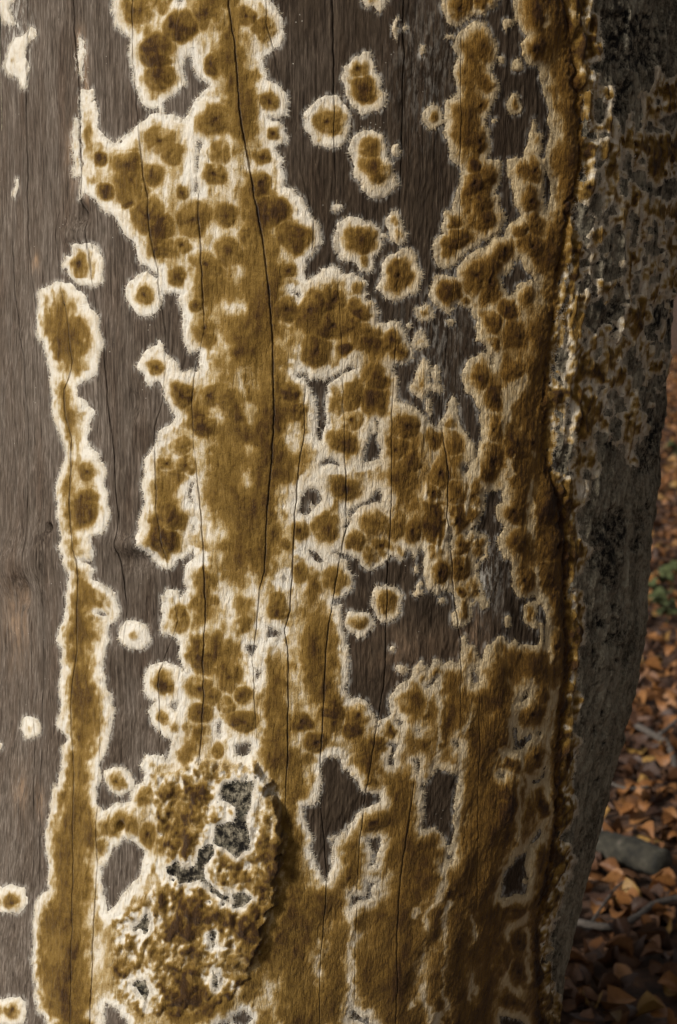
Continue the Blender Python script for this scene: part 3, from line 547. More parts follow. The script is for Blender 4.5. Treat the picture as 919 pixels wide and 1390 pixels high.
def wood_material():
    m, nt, b = new_mat('weathered_wood')
    v = coords(nt)
    vz = coords(nt, (1, 1, .03)); vy = coords(nt, (1, 1, .3))
    vd = nt.nodes.new('ShaderNodeMapping'); vd.inputs['Rotation'].default_value = (0, math.radians(8), 0); vd.inputs['Scale'].default_value = (1, 1, .11)
    tc = nt.nodes.new('ShaderNodeTexCoord'); nt.links.new(tc.outputs['Object'], vd.inputs[0])
    grain = tex(nt, vz, 520, 5, .65)
    wr = tex(nt, vd.outputs[0], 520, 4, .68, .4)
    mott = tex(nt, vy, 38, 5, .6)
    fine = tex(nt, v, 1300, 2, .6)
    k = M(nt, 'ADD', M(nt, 'MULTIPLY', grain, .5), M(nt, 'MULTIPLY', wr, .5))
    r = ramp(nt, [(.30, (.022, .016, .011)), (.42, (.074, .057, .043)), (.52, (.128, .102, .079)), (.66, (.26, .215, .175))], k)
    dry = mix(nt, M(nt, 'MULTIPLY', M(nt, 'SUBTRACT', mott, .42, clamp=True), 2.2, clamp=True), r.outputs[0], (.74, .66, .60), 'MULTIPLY')
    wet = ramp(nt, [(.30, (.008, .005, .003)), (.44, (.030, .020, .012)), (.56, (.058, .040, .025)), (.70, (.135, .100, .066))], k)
    d = M(nt, 'ADD', attr(nt, 'damp_shade'), M(nt, 'MULTIPLY', M(nt, 'SUBTRACT', mott, .5), .5), clamp=True)
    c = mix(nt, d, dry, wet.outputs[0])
    ln = M(nt, 'ABSOLUTE', M(nt, 'SUBTRACT', tex(nt, coords(nt, (1, 1, .045)), 120, 3, .55, .3), .5))
    lk = M(nt, 'SUBTRACT', 1.0, M(nt, 'MULTIPLY', ln, 55.0), clamp=True)
    lk = M(nt, 'MULTIPLY', lk, M(nt, 'MULTIPLY', M(nt, 'SUBTRACT', tex(nt, vy, 60, 3, .6), .40, clamp=True), 4.0, clamp=True))
    c = mix(nt, M(nt, 'MULTIPLY', lk, .75), c, (.030, .020, .014))
    wb = M(nt, 'MULTIPLY', M(nt, 'SUBTRACT', tex(nt, coords(nt, (1, 1, .12)), 55, 4, .65), .52, clamp=True), 3.5, clamp=True)
    c = mix(nt, M(nt, 'MULTIPLY', wb, .55), c, (.72, .54, .42), 'MULTIPLY')
    s = M(nt, 'MULTIPLY', attr(nt, 'stain'), M(nt, 'MULTIPLY', M(nt, 'SUBTRACT', tex(nt, vy, 150, 4, .7), .38, clamp=True), 3.0, clamp=True), clamp=True)
    c = mix(nt, s, c, (.42, .27, .16))
    p = M(nt, 'MULTIPLY', attr(nt, 'bloom'), M(nt, 'MULTIPLY', M(nt, 'SUBTRACT', tex(nt, vy, 260, 4, .75), .47, clamp=True), 7.0, clamp=True), clamp=True)
    c = mix(nt, p, c, (.62, .58, .50))
    sp = nt.nodes.new('ShaderNodeTexVoronoi'); sp.inputs['Scale'].default_value = 210; nt.links.new(v, sp.inputs['Vector'])
    dot = M(nt, 'MULTIPLY', M(nt, 'LESS_THAN', sp.outputs['Distance'], .10), M(nt, 'GREATER_THAN', tex(nt, v, 30, 2), .64))
    c = mix(nt, dot, c, (.40, .36, .30))
    nt.links.new(c, b.inputs['Base Color'])
    b.inputs['Roughness'].default_value = .82
    b.inputs['Specular IOR Level'].default_value = .12
    h = M(nt, 'ADD', M(nt, 'SUBTRACT', k, M(nt, 'MULTIPLY', lk, .25)), M(nt, 'MULTIPLY', fine, .14))
    bump(nt, b, h, .0018, 1.0)
    return m
def bark_material():
    m, nt, b = new_mat('beech_bark')
    v = coords(nt); vz = coords(nt, (1, 1, .35))
    big = tex(nt, vz, 34, 6, .75, .5); mid = tex(nt, v, 130, 5, .75); fine = tex(nt, vz, 560, 4, .75)
    k = M(nt, 'ADD', M(nt, 'MULTIPLY', big, .42), M(nt, 'ADD', M(nt, 'MULTIPLY', mid, .34), M(nt, 'MULTIPLY', fine, .26)))
    r = ramp(nt, [(.37, (.014, .011, .007)), (.45, (.14, .118, .080)), (.54, (.37, .32, .225)), (.66, (.52, .47, .35))], k)
    d = M(nt, 'MULTIPLY', attr(nt, 'dark'), M(nt, 'ADD', .40, M(nt, 'MULTIPLY', M(nt, 'SUBTRACT', .54, mid), 5.5)), clamp=True)
    c = mix(nt, d, r.outputs[0], (.011, .009, .007))
    li = M(nt, 'MULTIPLY', M(nt, 'SUBTRACT', tex(nt, v, 46, 5, .65), .58, clamp=True), 4, clamp=True)
    c = mix(nt, li, c, mix(nt, .45, c, (.17, .18, .13)))
    nt.links.new(c, b.inputs['Base Color'])
    b.inputs['Roughness'].default_value = .9
    b.inputs['Specular IOR Level'].default_value = .2
    bump(nt, b, M(nt, 'ADD', M(nt, 'MULTIPLY', mid, 1.0), M(nt, 'MULTIPLY', fine, .6)), .007, 1.0)
    return m
MAT_F, MAT_W, MAT_K = fungus_material(), wood_material(), bark_material()

# ------------------------------------------------------------------ the trunk surface
MPX = 0.00065                               # one survey unit on the trunk face, metres
SIL = np.array([(-200, 950), (0, 948), (250, 938), (400, 925), (475, 916), (534, 910), (570, 908), (610, 904), (650, 898), (686, 894), (738, 888), (790, 884), (843, 879), (869, 876), (895, 870), (932, 861), (958, 855), (997, 846), (1037, 837), (1076, 828), (1112, 820), (1148, 809), (1187, 798), (1227, 787), (1266, 778), (1300, 771), (1390, 752), (1600, 715)], float)
Z0, Z1, DZ = 0.42, 1.68, 0.00130
zs = np.arange(Z0, Z1, DZ)
NR = len(zs)
cxs = np.full(NR, -0.06)
ph_t = np.linspace(math.radians(-80), math.radians(100), 361)
for _ in range(8):
    X = cxs[:, None] + (TR + .007) * np.sin(ph_t)[None]
    Pt = np.stack([X, np.broadcast_to(-(TR + .007) * np.cos(ph_t)[None], X.shape), np.broadcast_to(zs[:, None], X.shape)], -1)
    ut, vt = survey(Pt)
    j = ut.argmax(1)
    um = ut[np.arange(NR), j]; vm = vt[np.arange(NR), j]
    cxs += (np.interp(vm, SIL[:, 1] * 0 + SIL[:, 0], SIL[:, 1]) - um) * 1.22 * MPX
kk = np.ones(61) / 61
cxs = np.convolve(np.pad(cxs, 30, mode='edge'), kk, mode='valid')
X = cxs[:, None] + TR * np.sin(ph_t)[None]
Pt = np.stack([X, np.broadcast_to(-TR * np.cos(ph_t)[None], X.shape), np.broadcast_to(zs[:, None], X.shape)], -1)
ut, vt = survey(Pt)
jmax = ut.argmax(1)
# columns follow the long cracks, so each crack is a real slit between two lips
def line_phi(poly):
    ph = np.zeros(NR); dep = np.zeros(NR)
    for i in range(NR):
        uu, vv = ut[i, :jmax[i] + 1], vt[i, :jmax[i] + 1]
        v = vv[len(vv) // 2]
        for _ in range(3):
            u = np.interp(v, poly[:, 1], poly[:, 0])
            p = np.interp(u, uu, ph_t[:jmax[i] + 1])
            v = np.interp(p, ph_t[:jmax[i] + 1], vv)
        ph[i] = p
        if poly.shape[1] > 2: dep[i] = np.interp(v, poly[:, 1], poly[:, 2])
    return ph, dep
knots = [np.full(NR, math.radians(-62))]
kdep = [None]
for c in CRK:
    y = c[:, 1]
    cc = c[np.concatenate(([True], np.diff(y) > 0))]
    p, d = line_phi(cc)
    jit = np.convolve(RNG.standard_normal(NR + 24), np.ones(9) / 9, mode='same')[12:12 + NR] * 0.0008
    knots.append(p + jit / TR); kdep.append(d)
gp, _ = line_phi(GROOVE)
knots.append(gp); kdep.append(None)
knots.append(np.full(NR, math.radians(98))); kdep.append(None)
def lipw(k): return (.00016 + .00042 * np.clip(kdep[k], 0, 1.6) * (1 + .35 * np.sin(zs * 210 + k) * np.sin(zs * 77 + 2 * k))) / TR
cols, ctype = [], []                         # phi arrays and (crack index, side)
for k in range(len(knots) - 1):
    a, b_ = knots[k], knots[k + 1]
    n = max(4, int(round((b_ - a).mean() * TR / 0.00118)))
    if kdep[k] is not None:
        cols.append(a); ctype.append(k)
        cols.append(a + lipw(k)); ctype.append(-1)
        a2 = a + lipw(k)
    else:
        cols.append(a); ctype.append(-1); a2 = a
    b2 = b_ - lipw(k + 1) if kdep[k + 1] is not None else b_
    lo = 1
    hi = n if kdep[k + 1] is not None else n - 1
    for q in range(lo, hi + 1):
        w = q / n
        cols.append(a2 * (1 - w) + b2 * w); ctype.append(-1)
cols.append(knots[-1]); ctype.append(-1)
PHI = np.stack(cols, 1)
NC = PHI.shape[1]
Zg = np.repeat(zs[:, None], NC, 1)
NRM = np.stack([np.sin(PHI), -np.cos(PHI), np.zeros_like(PHI)], -1)
CX = np.repeat(cxs[:, None], NC, 1)
def place(h):
    r = TR + h
    return np.stack([CX + r * np.sin(PHI), -r * np.cos(PHI), Zg], -1)
def chart(P):
    u, v = survey(P)
    j = u.argmax(1)
    um = u[np.arange(NR), j][:, None]
    beyond = np.arange(NC)[None] > j[:, None]
    u = np.where(beyond, 2 * um - u + 6, u)
    return u, v
Uc, Vc = chart(place(0))
gU = np.interp(Vc, GROOVE[:, 1], GROOVE[:, 0])
Uc, Vc = chart(place(.008 * sstep(0, 8, Uc - gU)))
gU = np.interp(Vc, GROOVE[:, 1], GROOVE[:, 0])
AU = (PHI * TR / MPX + 900).astype(np.float32)          # surface coordinates for relief
AV = (-Zg / MPX + 3000).astype(np.float32)
up, vp = Uc + PAD, Vc + PAD
sR = Uc - gU                                            # + on the bark side of the groove
sF, sB_, sP_ = bil(sdF, up, vp), bil(sdB, up, vp), bil(sdP, up, vp)
tR, tS, tRR = bil(pRT, up, vp), bil(pRS, up, vp), bil(pRR, up, vp)
tV, tC = bil(pRV, up, vp), bil(pRC, up, vp)
tR2 = bil(pRT2, up, vp)
kD = bil(sdK, up, vp)
sL_ = bil(sdL, up, vp)
n_lo = wrapn(noise(260, 420, 61), AU, AV); n_md = wrapn(noise(34, 60, 62), AU, AV)
n_gr = wrapn(noise(3.2, 16, 63), AU + .25 * AV * .2, AV); n_f = wrapn(noise(3.0, 3.6, 64), AU, AV)
n_w = wrapn(noise(4.0, 11, 65), AU + AV * .22, AV)
n_v = wrapn(noise(9, 46, 66), AU, AV); n_v2 = wrapn(noise(6, 34, 69), AU, AV); n_l = wrapn(noise(13, 17, 67), AU, AV); n_s = wrapn(noise(6, 7, 68), AU, AV)

crack = np.zeros((NR, NC), np.float32)
for c, t in enumerate(ctype):
    if t >= 0: crack[:, c] = kdep[t]
crack = np.where(crack > .04, crack, 0)
onplate = sstep(-2, 4, sP_)
crack = crack * (1 - onplate)
d_crack = 0.0080 * np.clip(crack, 0, 1.6) ** 1.3
lip = np.zeros((NR, NC), np.float32)                    # lips of the cracks curl up slightly
groove = np.exp(-((sR + 1 + 3 * n_l) / 2.6) ** 2) * np.clip(.0022 + .0012 * n_md + .0014 * n_s, 0, 1)
swell = .0006 * np.exp(-((sR + 22) / 14.0) ** 2)
# knots and hollows in the bare wood
def dome(x, y, rx, ry, h):
    return h * np.exp(-(((Uc - x) / rx) ** 2 + ((Vc - y) / ry) ** 2))
relief = 1.5 * (dome(26, 770, 26, 34, .006) - dome(36, 800, 10, 26, .007) + dome(58, 745, 10, 40, .004) + dome(180, 738, 26, 12, .004) - dome(186, 762, 28, 12, .003) - dome(115, 292, 7, 14, .005) + dome(104, 318, 18, 16, .0035) - dome(184, 545, 9, 22, .003) - dome(71, 716, 3, 6, .006) - dome(164, 1123, 5, 8, .006))
relief = relief + dome(560, 880, 40, 30, .004) - dome(505, 945, 30, 24, .002)
hw = .0022 * n_lo + .0007 * n_md + .00020 * n_gr + .00010 * n_w + relief + swell - groove - d_crack
# bark: the sheet right of the groove and the plate left at the foot
edgeR = sR - 3 + 2.2 * n_l + 3.0 * n_v
dk = sstep(-3, 5, kD + 2 * n_s)
rough = .0013 * n_v + .0007 * n_l + .0002 * n_s - .0022 * dk
fiss = np.exp(-(np.abs(n_v) / .16) ** 2) * sstep(0, 30, sR)
bR = -.0008 + (.0036 + rough - .0026 * fiss * sstep(-.4, .8, n_md)) * sstep(-1, 20, edgeR)
roll = dome(372, 1130, 14, 70, .007) + dome(352, 1075, 14, 30, .004) - dome(320, 1085, 18, 40, .004) + dome(250, 1230, 60, 24, .003) - dome(185, 1258, 22, 10, .004) + dome(215, 1205, 14, 16, .005)
thickP = (.0025 + .0100 * sstep(200, 350, Uc)) * (1 - .8 * sstep(1270, 1350, Vc))
bP = -.0008 + (thickP + .0007 * n_l + .0001 * n_s + .0008 * n_v + .7 * roll * (1 - sstep(1270, 1350, Vc))) * sstep(-1, 5, sP_)
bark_h = np.maximum(bR, bP)
hb = hw + bark_h
grain_h = .00020 * n_gr + .00010 * n_w
hbase = hw + np.maximum(bark_h, 0)
# fungus felt
isb = np.clip(sstep(0, 8, sR) + onplate, 0, 1)
prof = np.interp(sF + .4 * n_s, [-3.5, -1.2, 1.2, 4, 9, 16, 30], [-.0018, -.0007, .0005, .0011, .0014, .0018, .0023])
bulge = np.clip(1 - tR * tR, 0, 1) * np.clip(tRR / 16, .3, 1.3) * .0016
pit = np.exp(-(tR * tRR / 2.2) ** 2) * .0014 * sstep(5, 9, tRR) * np.clip(tC, 0, .3) / .3
hf = hbase - .8 * grain_h * sstep(0, 7, sF) + prof * (1 - .35 * isb) + (bulge - pit) * sstep(0, 8, sF) + (.00010 * n_f + .00010 * n_s + .00007 * n_gr + .0003 * n_md * (1 - isb) + .0002 * isb * n_l + .00012 * isb * n_s + (.0004 * n_s + .0005 * n_l + .0002 * n_f) * np.exp(-((sR - 1) / 11) ** 2)) * sstep(0, 5, sF)
# tone: 0 cream margin .. 1 dark brown centre
mw = 1 - .30 * isb
brown = np.interp(sB_ + 1.2 * n_s + 1.5 * n_l, [-16, -6, 2, 8, 16], [0, .20, .45, .58, .67])
ros = np.interp(tR, [0, .2, .55, .78, .92, 1.08, 1.3, 1.7], [.84, .73, .62, .66, .55, .36, .18, 0])
ros = np.where(tRR < 6, ros * .55 * np.clip(tRR / 5, .5, 1), ros)
wR = sstep(460, 640, Uc)
brown = brown + wR * np.interp(sB_, [-20, -9, 0, 6], [0, .13, .06, 0])
ros = ros + wR * np.interp(tR, [.8, 1.05, 1.3, 1.8], [0, .12, .18, 0])
tone = np.maximum(brown, ros)
tone = tone + np.where(tR < 1.1, (.08 * np.clip(1 - tR, 0, 1) + .055 * tS) * np.clip(tRR / 10, 0, 1), 0)
seam = np.exp(-(np.clip(tR2 - tR, 0, 9) * tRR / 3.4) ** 2) * sstep(.55, .85, tR) * (1 - sstep(1.25, 1.6, tR)) * (tRR > 4)
tone = tone - seam * (.13 + .16 * wR) * sstep(.2, .5, tone)
tone = tone + np.where(tR < 1.2, tV + .02 * np.sin(tR * tRR * .9 + tV * 60), 0) * (tone > .2)
tone = tone + tC * np.exp(-(tR * tRR / (2.0 + np.minimum(2.0, 14 * np.abs(tV)))) ** 2) * sstep(5, 9, tRR)
rimw = np.clip(1 + .35 * n_md, .55, 1.7)
tone = np.maximum(tone, (.31 - .14 * np.clip(dome(235, 170, 95, 170, 1.3), 0, 1) - .09 * np.clip(dome(300, 900, 80, 120, 1.2), 0, 1) + .035 * n_l + .04 * n_v + .03 * n_md) * sstep(9 * rimw, 19 * rimw, sF + 2 * n_s))
tone = tone * (1 - np.where(Uc < 420, .30, .72) * sstep(-4, 2, sL_ + 1.2 * n_s))
rim = np.clip((sF + .8 * n_s - 2.0 * mw) / (14.0 * mw * rimw), 0, 1)
tone = tone * rim ** .85
tone = np.where(sR > 6, np.maximum(tone * 1.15, .10), tone)
tone = np.maximum(tone, (.40 + .08 * n_s) * sstep(-4, 4, sR) * (1 - sstep(18, 34, sR + 5 * n_l))) + (.05 * n_md + .04 * n_l) * sstep(.1, .5, tone) + .025 * n_md + .03 * n_gr + .025 * n_s
tone = tone + .06 * np.clip(-n_v, 0, 2) * sstep(.3, .6, tone)
tone = tone + (.07 * isb * n_l + .12 * isb * n_s + .05 * onplate * (n_f + 2.2)) * sstep(2, 8, sF)
tone = tone + .30 * np.exp(-((sR + 1) / 5) ** 2) * sstep(0, 8, sF)
tone = np.maximum(tone, (.62 + .12 * n_s + .08 * n_v) * sstep(-10, -4, sR) * (1 - sstep(3, 9, sR + 4 * n_l)) * sstep(2, 8, sF))
tone = np.clip(tone, 0, 1)
shred = dome(605, 690, 46, 130, 1.0) * np.clip(n_v2 - .35, 0, 1.4)
tone = np.clip(tone - .42 * shred, 0, 1)
hf = hf + .0006 * shred * sstep(0, 6, sF)
damp_shade = sstep(-20, 500, Uc + 40 * n_md)  # bare wood: its own damper, browner colour towards the right
shade_f = sstep(300, 720, Uc) * (1 - .65 * sstep(0, 14, sR))  # fungus: right-hand shade of the trunk painted into its colour, weaker on bark
st = np.exp(-((Uc - np.interp(Vc, [0, 130, 260, 300], [103, 112, 118, 118]) - 3) / 6) ** 2) * sstep(20, 60, Vc) * (1 - sstep(250, 290, Vc))
st = st + dome(104, 210, 10, 40, .8) + dome(52, 355, 5, 14, .9) + dome(24, 845, 16, 50, .6) + dome(26, 1075, 10, 30, .5) + dome(53, 1090, 5, 20, .8) + dome(560, 890, 60, 40, .35) + dome(645, 870, 22, 40, .7)
bloom = dome(575, 90, 40, 90, .16) + dome(590, 440, 40, 40, .22) + dome(600, 520, 40, 60, .12) + dome(660, 790, 20, 40, .6) + dome(22, 40, 18, 50, .6) + .45 * np.exp(-((sF + 2) / 2.6) ** 2) * (sF < 1)

def vnormals(P):
    du = np.gradient(P, axis=1); dv = np.gradient(P, axis=0)
    n = np.cross(du, dv)
    return n / (np.linalg.norm(n, axis=-1, keepdims=True) + 1e-12)
PW, PB, PF_ = place(hw), place(hb), place(hf)
NW, NB_, NF_ = vnormals(PW), vnormals(PB), vnormals(PF_)
IDX = np.arange(NR * NC).reshape(NR, NC)
Q = np.stack([IDX[:-1, :-1], IDX[:-1, 1:], IDX[1:, 1:], IDX[1:, :-1]], -1)
def qmax(a): return np.maximum(np.maximum(a[:-1, :-1], a[:-1, 1:]), np.maximum(a[1:, 1:], a[1:, :-1]))
def qmin(a): return np.minimum(np.minimum(a[:-1, :-1], a[:-1, 1:]), np.minimum(a[1:, 1:], a[1:, :-1]))
def sheet(name, sel, P, Nn, mat, attrs, parent, nm):
    q = Q[sel]
    ids, inv = np.unique(q, return_inverse=True)
    q = inv.reshape(-1, 4)
    me = mesh_from(nm, P.reshape(-1, 3)[ids], q, mat, {k: a.reshape(-1)[ids] for k, a in attrs.items()}, Nn.reshape(-1, 3)[ids])
    return link(nm, me, parent)

tree = empty('beech_tree', (float(cxs[0]), 0, 0))
tag(tree, 'thick dead beech trunk, partly stripped of bark, standing in leaf litter', 'tree')
def local(P): return P - np.array([float(cxs[0]), 0, 0])
hid_b = qmin(np.maximum(np.where(edgeR > 14, 1, 0), np.where(sP_ > 12, 1, 0))) > 0
hid_f = (qmin(sF) > 10) & (qmax(crack) < .03)
selW = ~hid_b & ~hid_f
sheet('trunk', selW, local(PW), NW, MAT_W, dict(damp_shade=damp_shade, stain=st, bloom=bloom), tree, 'trunk')
visR = qmax(np.where(edgeR > -4, 1, 0)) > 0
visP = (qmax(np.where(sP_ > -4, 1, 0)) > 0) & ~visR
sheet('bark', visR & ~(qmin(sF) > 12), local(PB), NB_, MAT_K, dict(dark=np.clip(dk + .55 * sstep(690, 560, Vc + 25 * n_l) * sstep(-.4, .8, n_v + n_l * .6) + .9 * fiss * sstep(-.2, .9, n_md) + .65 * (1 - sstep(12, 44, sR)), 0, 1)), tree, 'bark')
o = sheet('bark_plate', visP & ~(qmin(sF) > 12), local(PB), NB_, MAT_K, dict(dark=np.where(Uc < 420, 1.0, 0)), tree, 'bark_plate')
tag(o, 'loose plate of dark bark left on the bare wood')
# the rest of the stem: back, top and root flare (out of sight from the front)
def tube(z_list, r_list, c_list, a0, a1, na):
    V, F = [], []
    for z, r, c in zip(z_list, r_list, c_list):
        for k in range(na + 1):
            a = a0 + (a1 - a0) * k / na
            rr = r * (1 + .012 * math.sin(5 * a + z * 3) + .008 * math.sin(11 * a - z * 5))
            V.append((c + rr * math.sin(a), -rr * math.cos(a), z))
    for i in range(len(z_list) - 1):
        for k in range(na):
            p = i * (na + 1) + k
            F.append((p, p + 1, p + na + 2, p + na + 1))
    return V, F
V1, F1 = tube(list(zs[::30]), [TR + .004] * len(zs[::30]), list(cxs[::30]), math.radians(96), math.radians(300), 90)
zt = np.linspace(zs[-1] - .01, 4.2, 40)
V2, F2 = tube(list(zt), [TR + .001 - .02 * (z - 1.6) for z in zt], [cxs[-1]] * 40, 0, 2 * math.pi, 120)
zb = np.linspace(-.12, zs[0] + .01, 30)
V3, F3 = tube(list(zb), [TR + .20 * max(0, (.38 - z) / .5) ** 2 for z in zb], [cxs[0]] * 30, 0, 2 * math.pi, 120)
Vr, Fr = [], []
for V, F in ((V1, F1), (V2, F2), (V3, F3)):
    o_ = len(Vr); Vr += V; Fr += [tuple(i + o_ for i in f) for f in F]
Vr = np.array(Vr) - np.array([float(cxs[0]), 0, 0])
o = link('rear_bark', mesh_from('rear_bark', Vr, np.array(Fr), MAT_K, dict(dark=np.zeros(len(Vr)))), tree)

# ------------------------------------------------------------------ fungus colonies
def owner(u, v):
    """which mat a point of the merged felt belongs to"""
    f = lambda pl: np.interp(v, [p[1] for p in pl], [p[0] for p in pl])
    x_strip = f([(170, 380), (170, 1030), (133, 1052), (133, 1240), (150, 1262), (152, 1600)])
    x_band = f([(470, 0), (470, 350), (396, 385), (400, 460), (425, 510), (432, 600), (405, 640), (402, 690), (398, 745), (398, 800), (390, 850), (352, 862), (350, 900), (352, 1040)])
    x_mid = f([(640, 370), (640, 640), (652, 660), (650, 690), (665, 720), (690, 860)])
    x_low = f([(625, 880), (625, 1130), (600, 1200), (590, 1390)])
    g = np.interp(v, GROOVE[:, 1], GROOVE[:, 0])
    o = np.full(u.shape, 4)
    low = v > np.where(u < 478, 752, 886)
    o = np.where(u > x_band, 5, o)
    o = np.where((u > x_band) & low, 6, o)
    o = np.where((v > 1040) & (u > 300), 6, o)
    o = np.where((u > x_mid) & ~low, 7, o)
    o = np.where((u > x_low) & low, 8, o)
    o = np.where(u > g, 9, o)
    o = np.where((v > 1030) & (u < 300), 3, o)
    o = np.where((u < x_strip) & (v > 370), 1, o)
    return o
labQ = LAB[np.clip((vp[:-1, :-1] + 1).astype(int), 0, HP - 1), np.clip((up[:-1, :-1] + 1).astype(int), 0, WP - 1)]
uq, vq, sFq = Uc[:-1, :-1] + 1, Vc[:-1, :-1] - 1, qmax(sF)
selF = (sFq > -2.2) & (labQ > 0)
ids, cnt = np.unique(LAB, return_counts=True)
big = {int(i): int(c) for i, c in zip(ids, cnt) if i > 0}
MAIN = max(big, key=big.get)
own = owner(uq, vq)
own = np.where(sP_[:-1, :-1] > -1, 2, own)
roiQ = pRI[np.clip((vp[:-1, :-1] + 1).astype(int), 0, HP - 1), np.clip((up[:-1, :-1] + 1).astype(int), 0, WP - 1)]
tQ = (tR[:-1, :-1] + tR[1:, 1:]) / 2
toneQ = (tone[:-1, :-1] + tone[1:, 1:]) / 2
attrs_f = dict(tone=tone, damp_shade=shade_f)
MATS = {1: ('fungus_mat', 'long ochre strip of fungus following the cracked seam, bulging at its oval head'),
        2: ('fungus_crust', 'lumpy brown and white fungus crust over the loose bark plate'),
        3: ('fungus_patch', 'cream felt with ring colonies squeezed between the ochre strip and the bark plate'),
        4: ('fungus_mat', 'broad ochre fungus band split by the longest dark crack, cream scalloped edges'),
        5: ('fungus_mat', 'cluster of merged brown rosettes with cream seams beside the broad ochre band'),
        6: ('fungus_mat', 'ochre fungus sheet around the dark diamond-shaped gap beside the bark plate'),
        7: ('fungus_mat', 'fungus fringe of round lobes along the swollen edge of the bark'),
        8: ('fungus_mat', 'smooth dark ochre fungus sheet with cream veins below the mossy brown hollow'),
        9: ('fungus_crust', 'ragged lacy ochre fungus spreading over the rough grey bark')}
MATS[8] = ('fungus_mat', 'smooth dark ochre fungus sheet with small dark gaps, ending at the bark edge')
LABELS = [(640, 202, 'tall knobbly fungus colony of stacked brown rosettes with a lipped lower end'),
          (505, 223, 'double fungus colony shaped like a boot, two brown centres in one cream rim'),
          (493, 115, 'double fungus colony, small dark brown lobe above a larger one'),
          (445, 165, 'single round fungus colony with wide cream ring and speckled ochre centre'),
          (486, 329, 'broad rounded fungus colony with a small brown bud on its lower rim'),
          (543, 374, 'upright oval fungus colony with plain brown centre and even cream rim'),
          (629, 5, 'two-lobed fungus colony directly above the tall stack of rosettes'),
          (6, 10, 'thin white fungus patch beside a fine crack on grey wood'),
          (118, 359, 'round fungus colony crossed by a crack, its grey rim crumbling'),
          (27, 79, 'ragged white fungus patch with one small orange-brown spot'),
          (0, 1221, 'half-round cream colony with a brown lower half beside the wide ochre strip'),
          (525, 818, 'round brown fungus disc with thin cream rim and a notch'),
          (488, 845, 'small round fungus disc with wide cream rim touching the larger brown disc'),
          (858, 553, 'small ragged ochre patch on bark with pale pointed tip'),
          (865, 343, 'crooked ochre fungus finger on bark'),
          (863, 265, 'forked ochre fungus patch on grey bark'),
          (181, 862, 'lone cream fungus disc with one tiny brown dot at its centre'),
          (576, 518, 'thin flaky fungus patch with tan ridge on dark wood'),
          (510, 5, 'small ragged cream patch with drip-like tail on dark wood'),
          (537, 309, 'tiny twin fungus colony like a figure eight'),
          (586, 158, 'tiny round cream colony with orange centre next to the tall stack of rosettes'),
          (40, 987, 'lone white fungus spot with pinprick centre on grey wood'),
          (110, 77, 'narrow tan fungus scrap along the lip of a long crack'),
          (863, 607, 'narrow pale-edged scrap of fungus on black bark'),
          (577, 424, 'tiny squat cream colony with a brown top'),
          (698, 142, 'tiny oval ochre colony by the lobed bark-edge fringe'),
          (905, 174, 'tall ochre fungus patch with pale scalloped edge at the trunk rim'),
          (869, 436, 'forked ochre fungus patch reaching down over black bark'),
          (908, 332, 'long ochre fungus strip at the trunk rim'),
          (200, 400, 'round cream fungus disc with star-shaped brown centre'),
          (567, 800, 'comma-shaped cream fungus scrap on dark wood')]
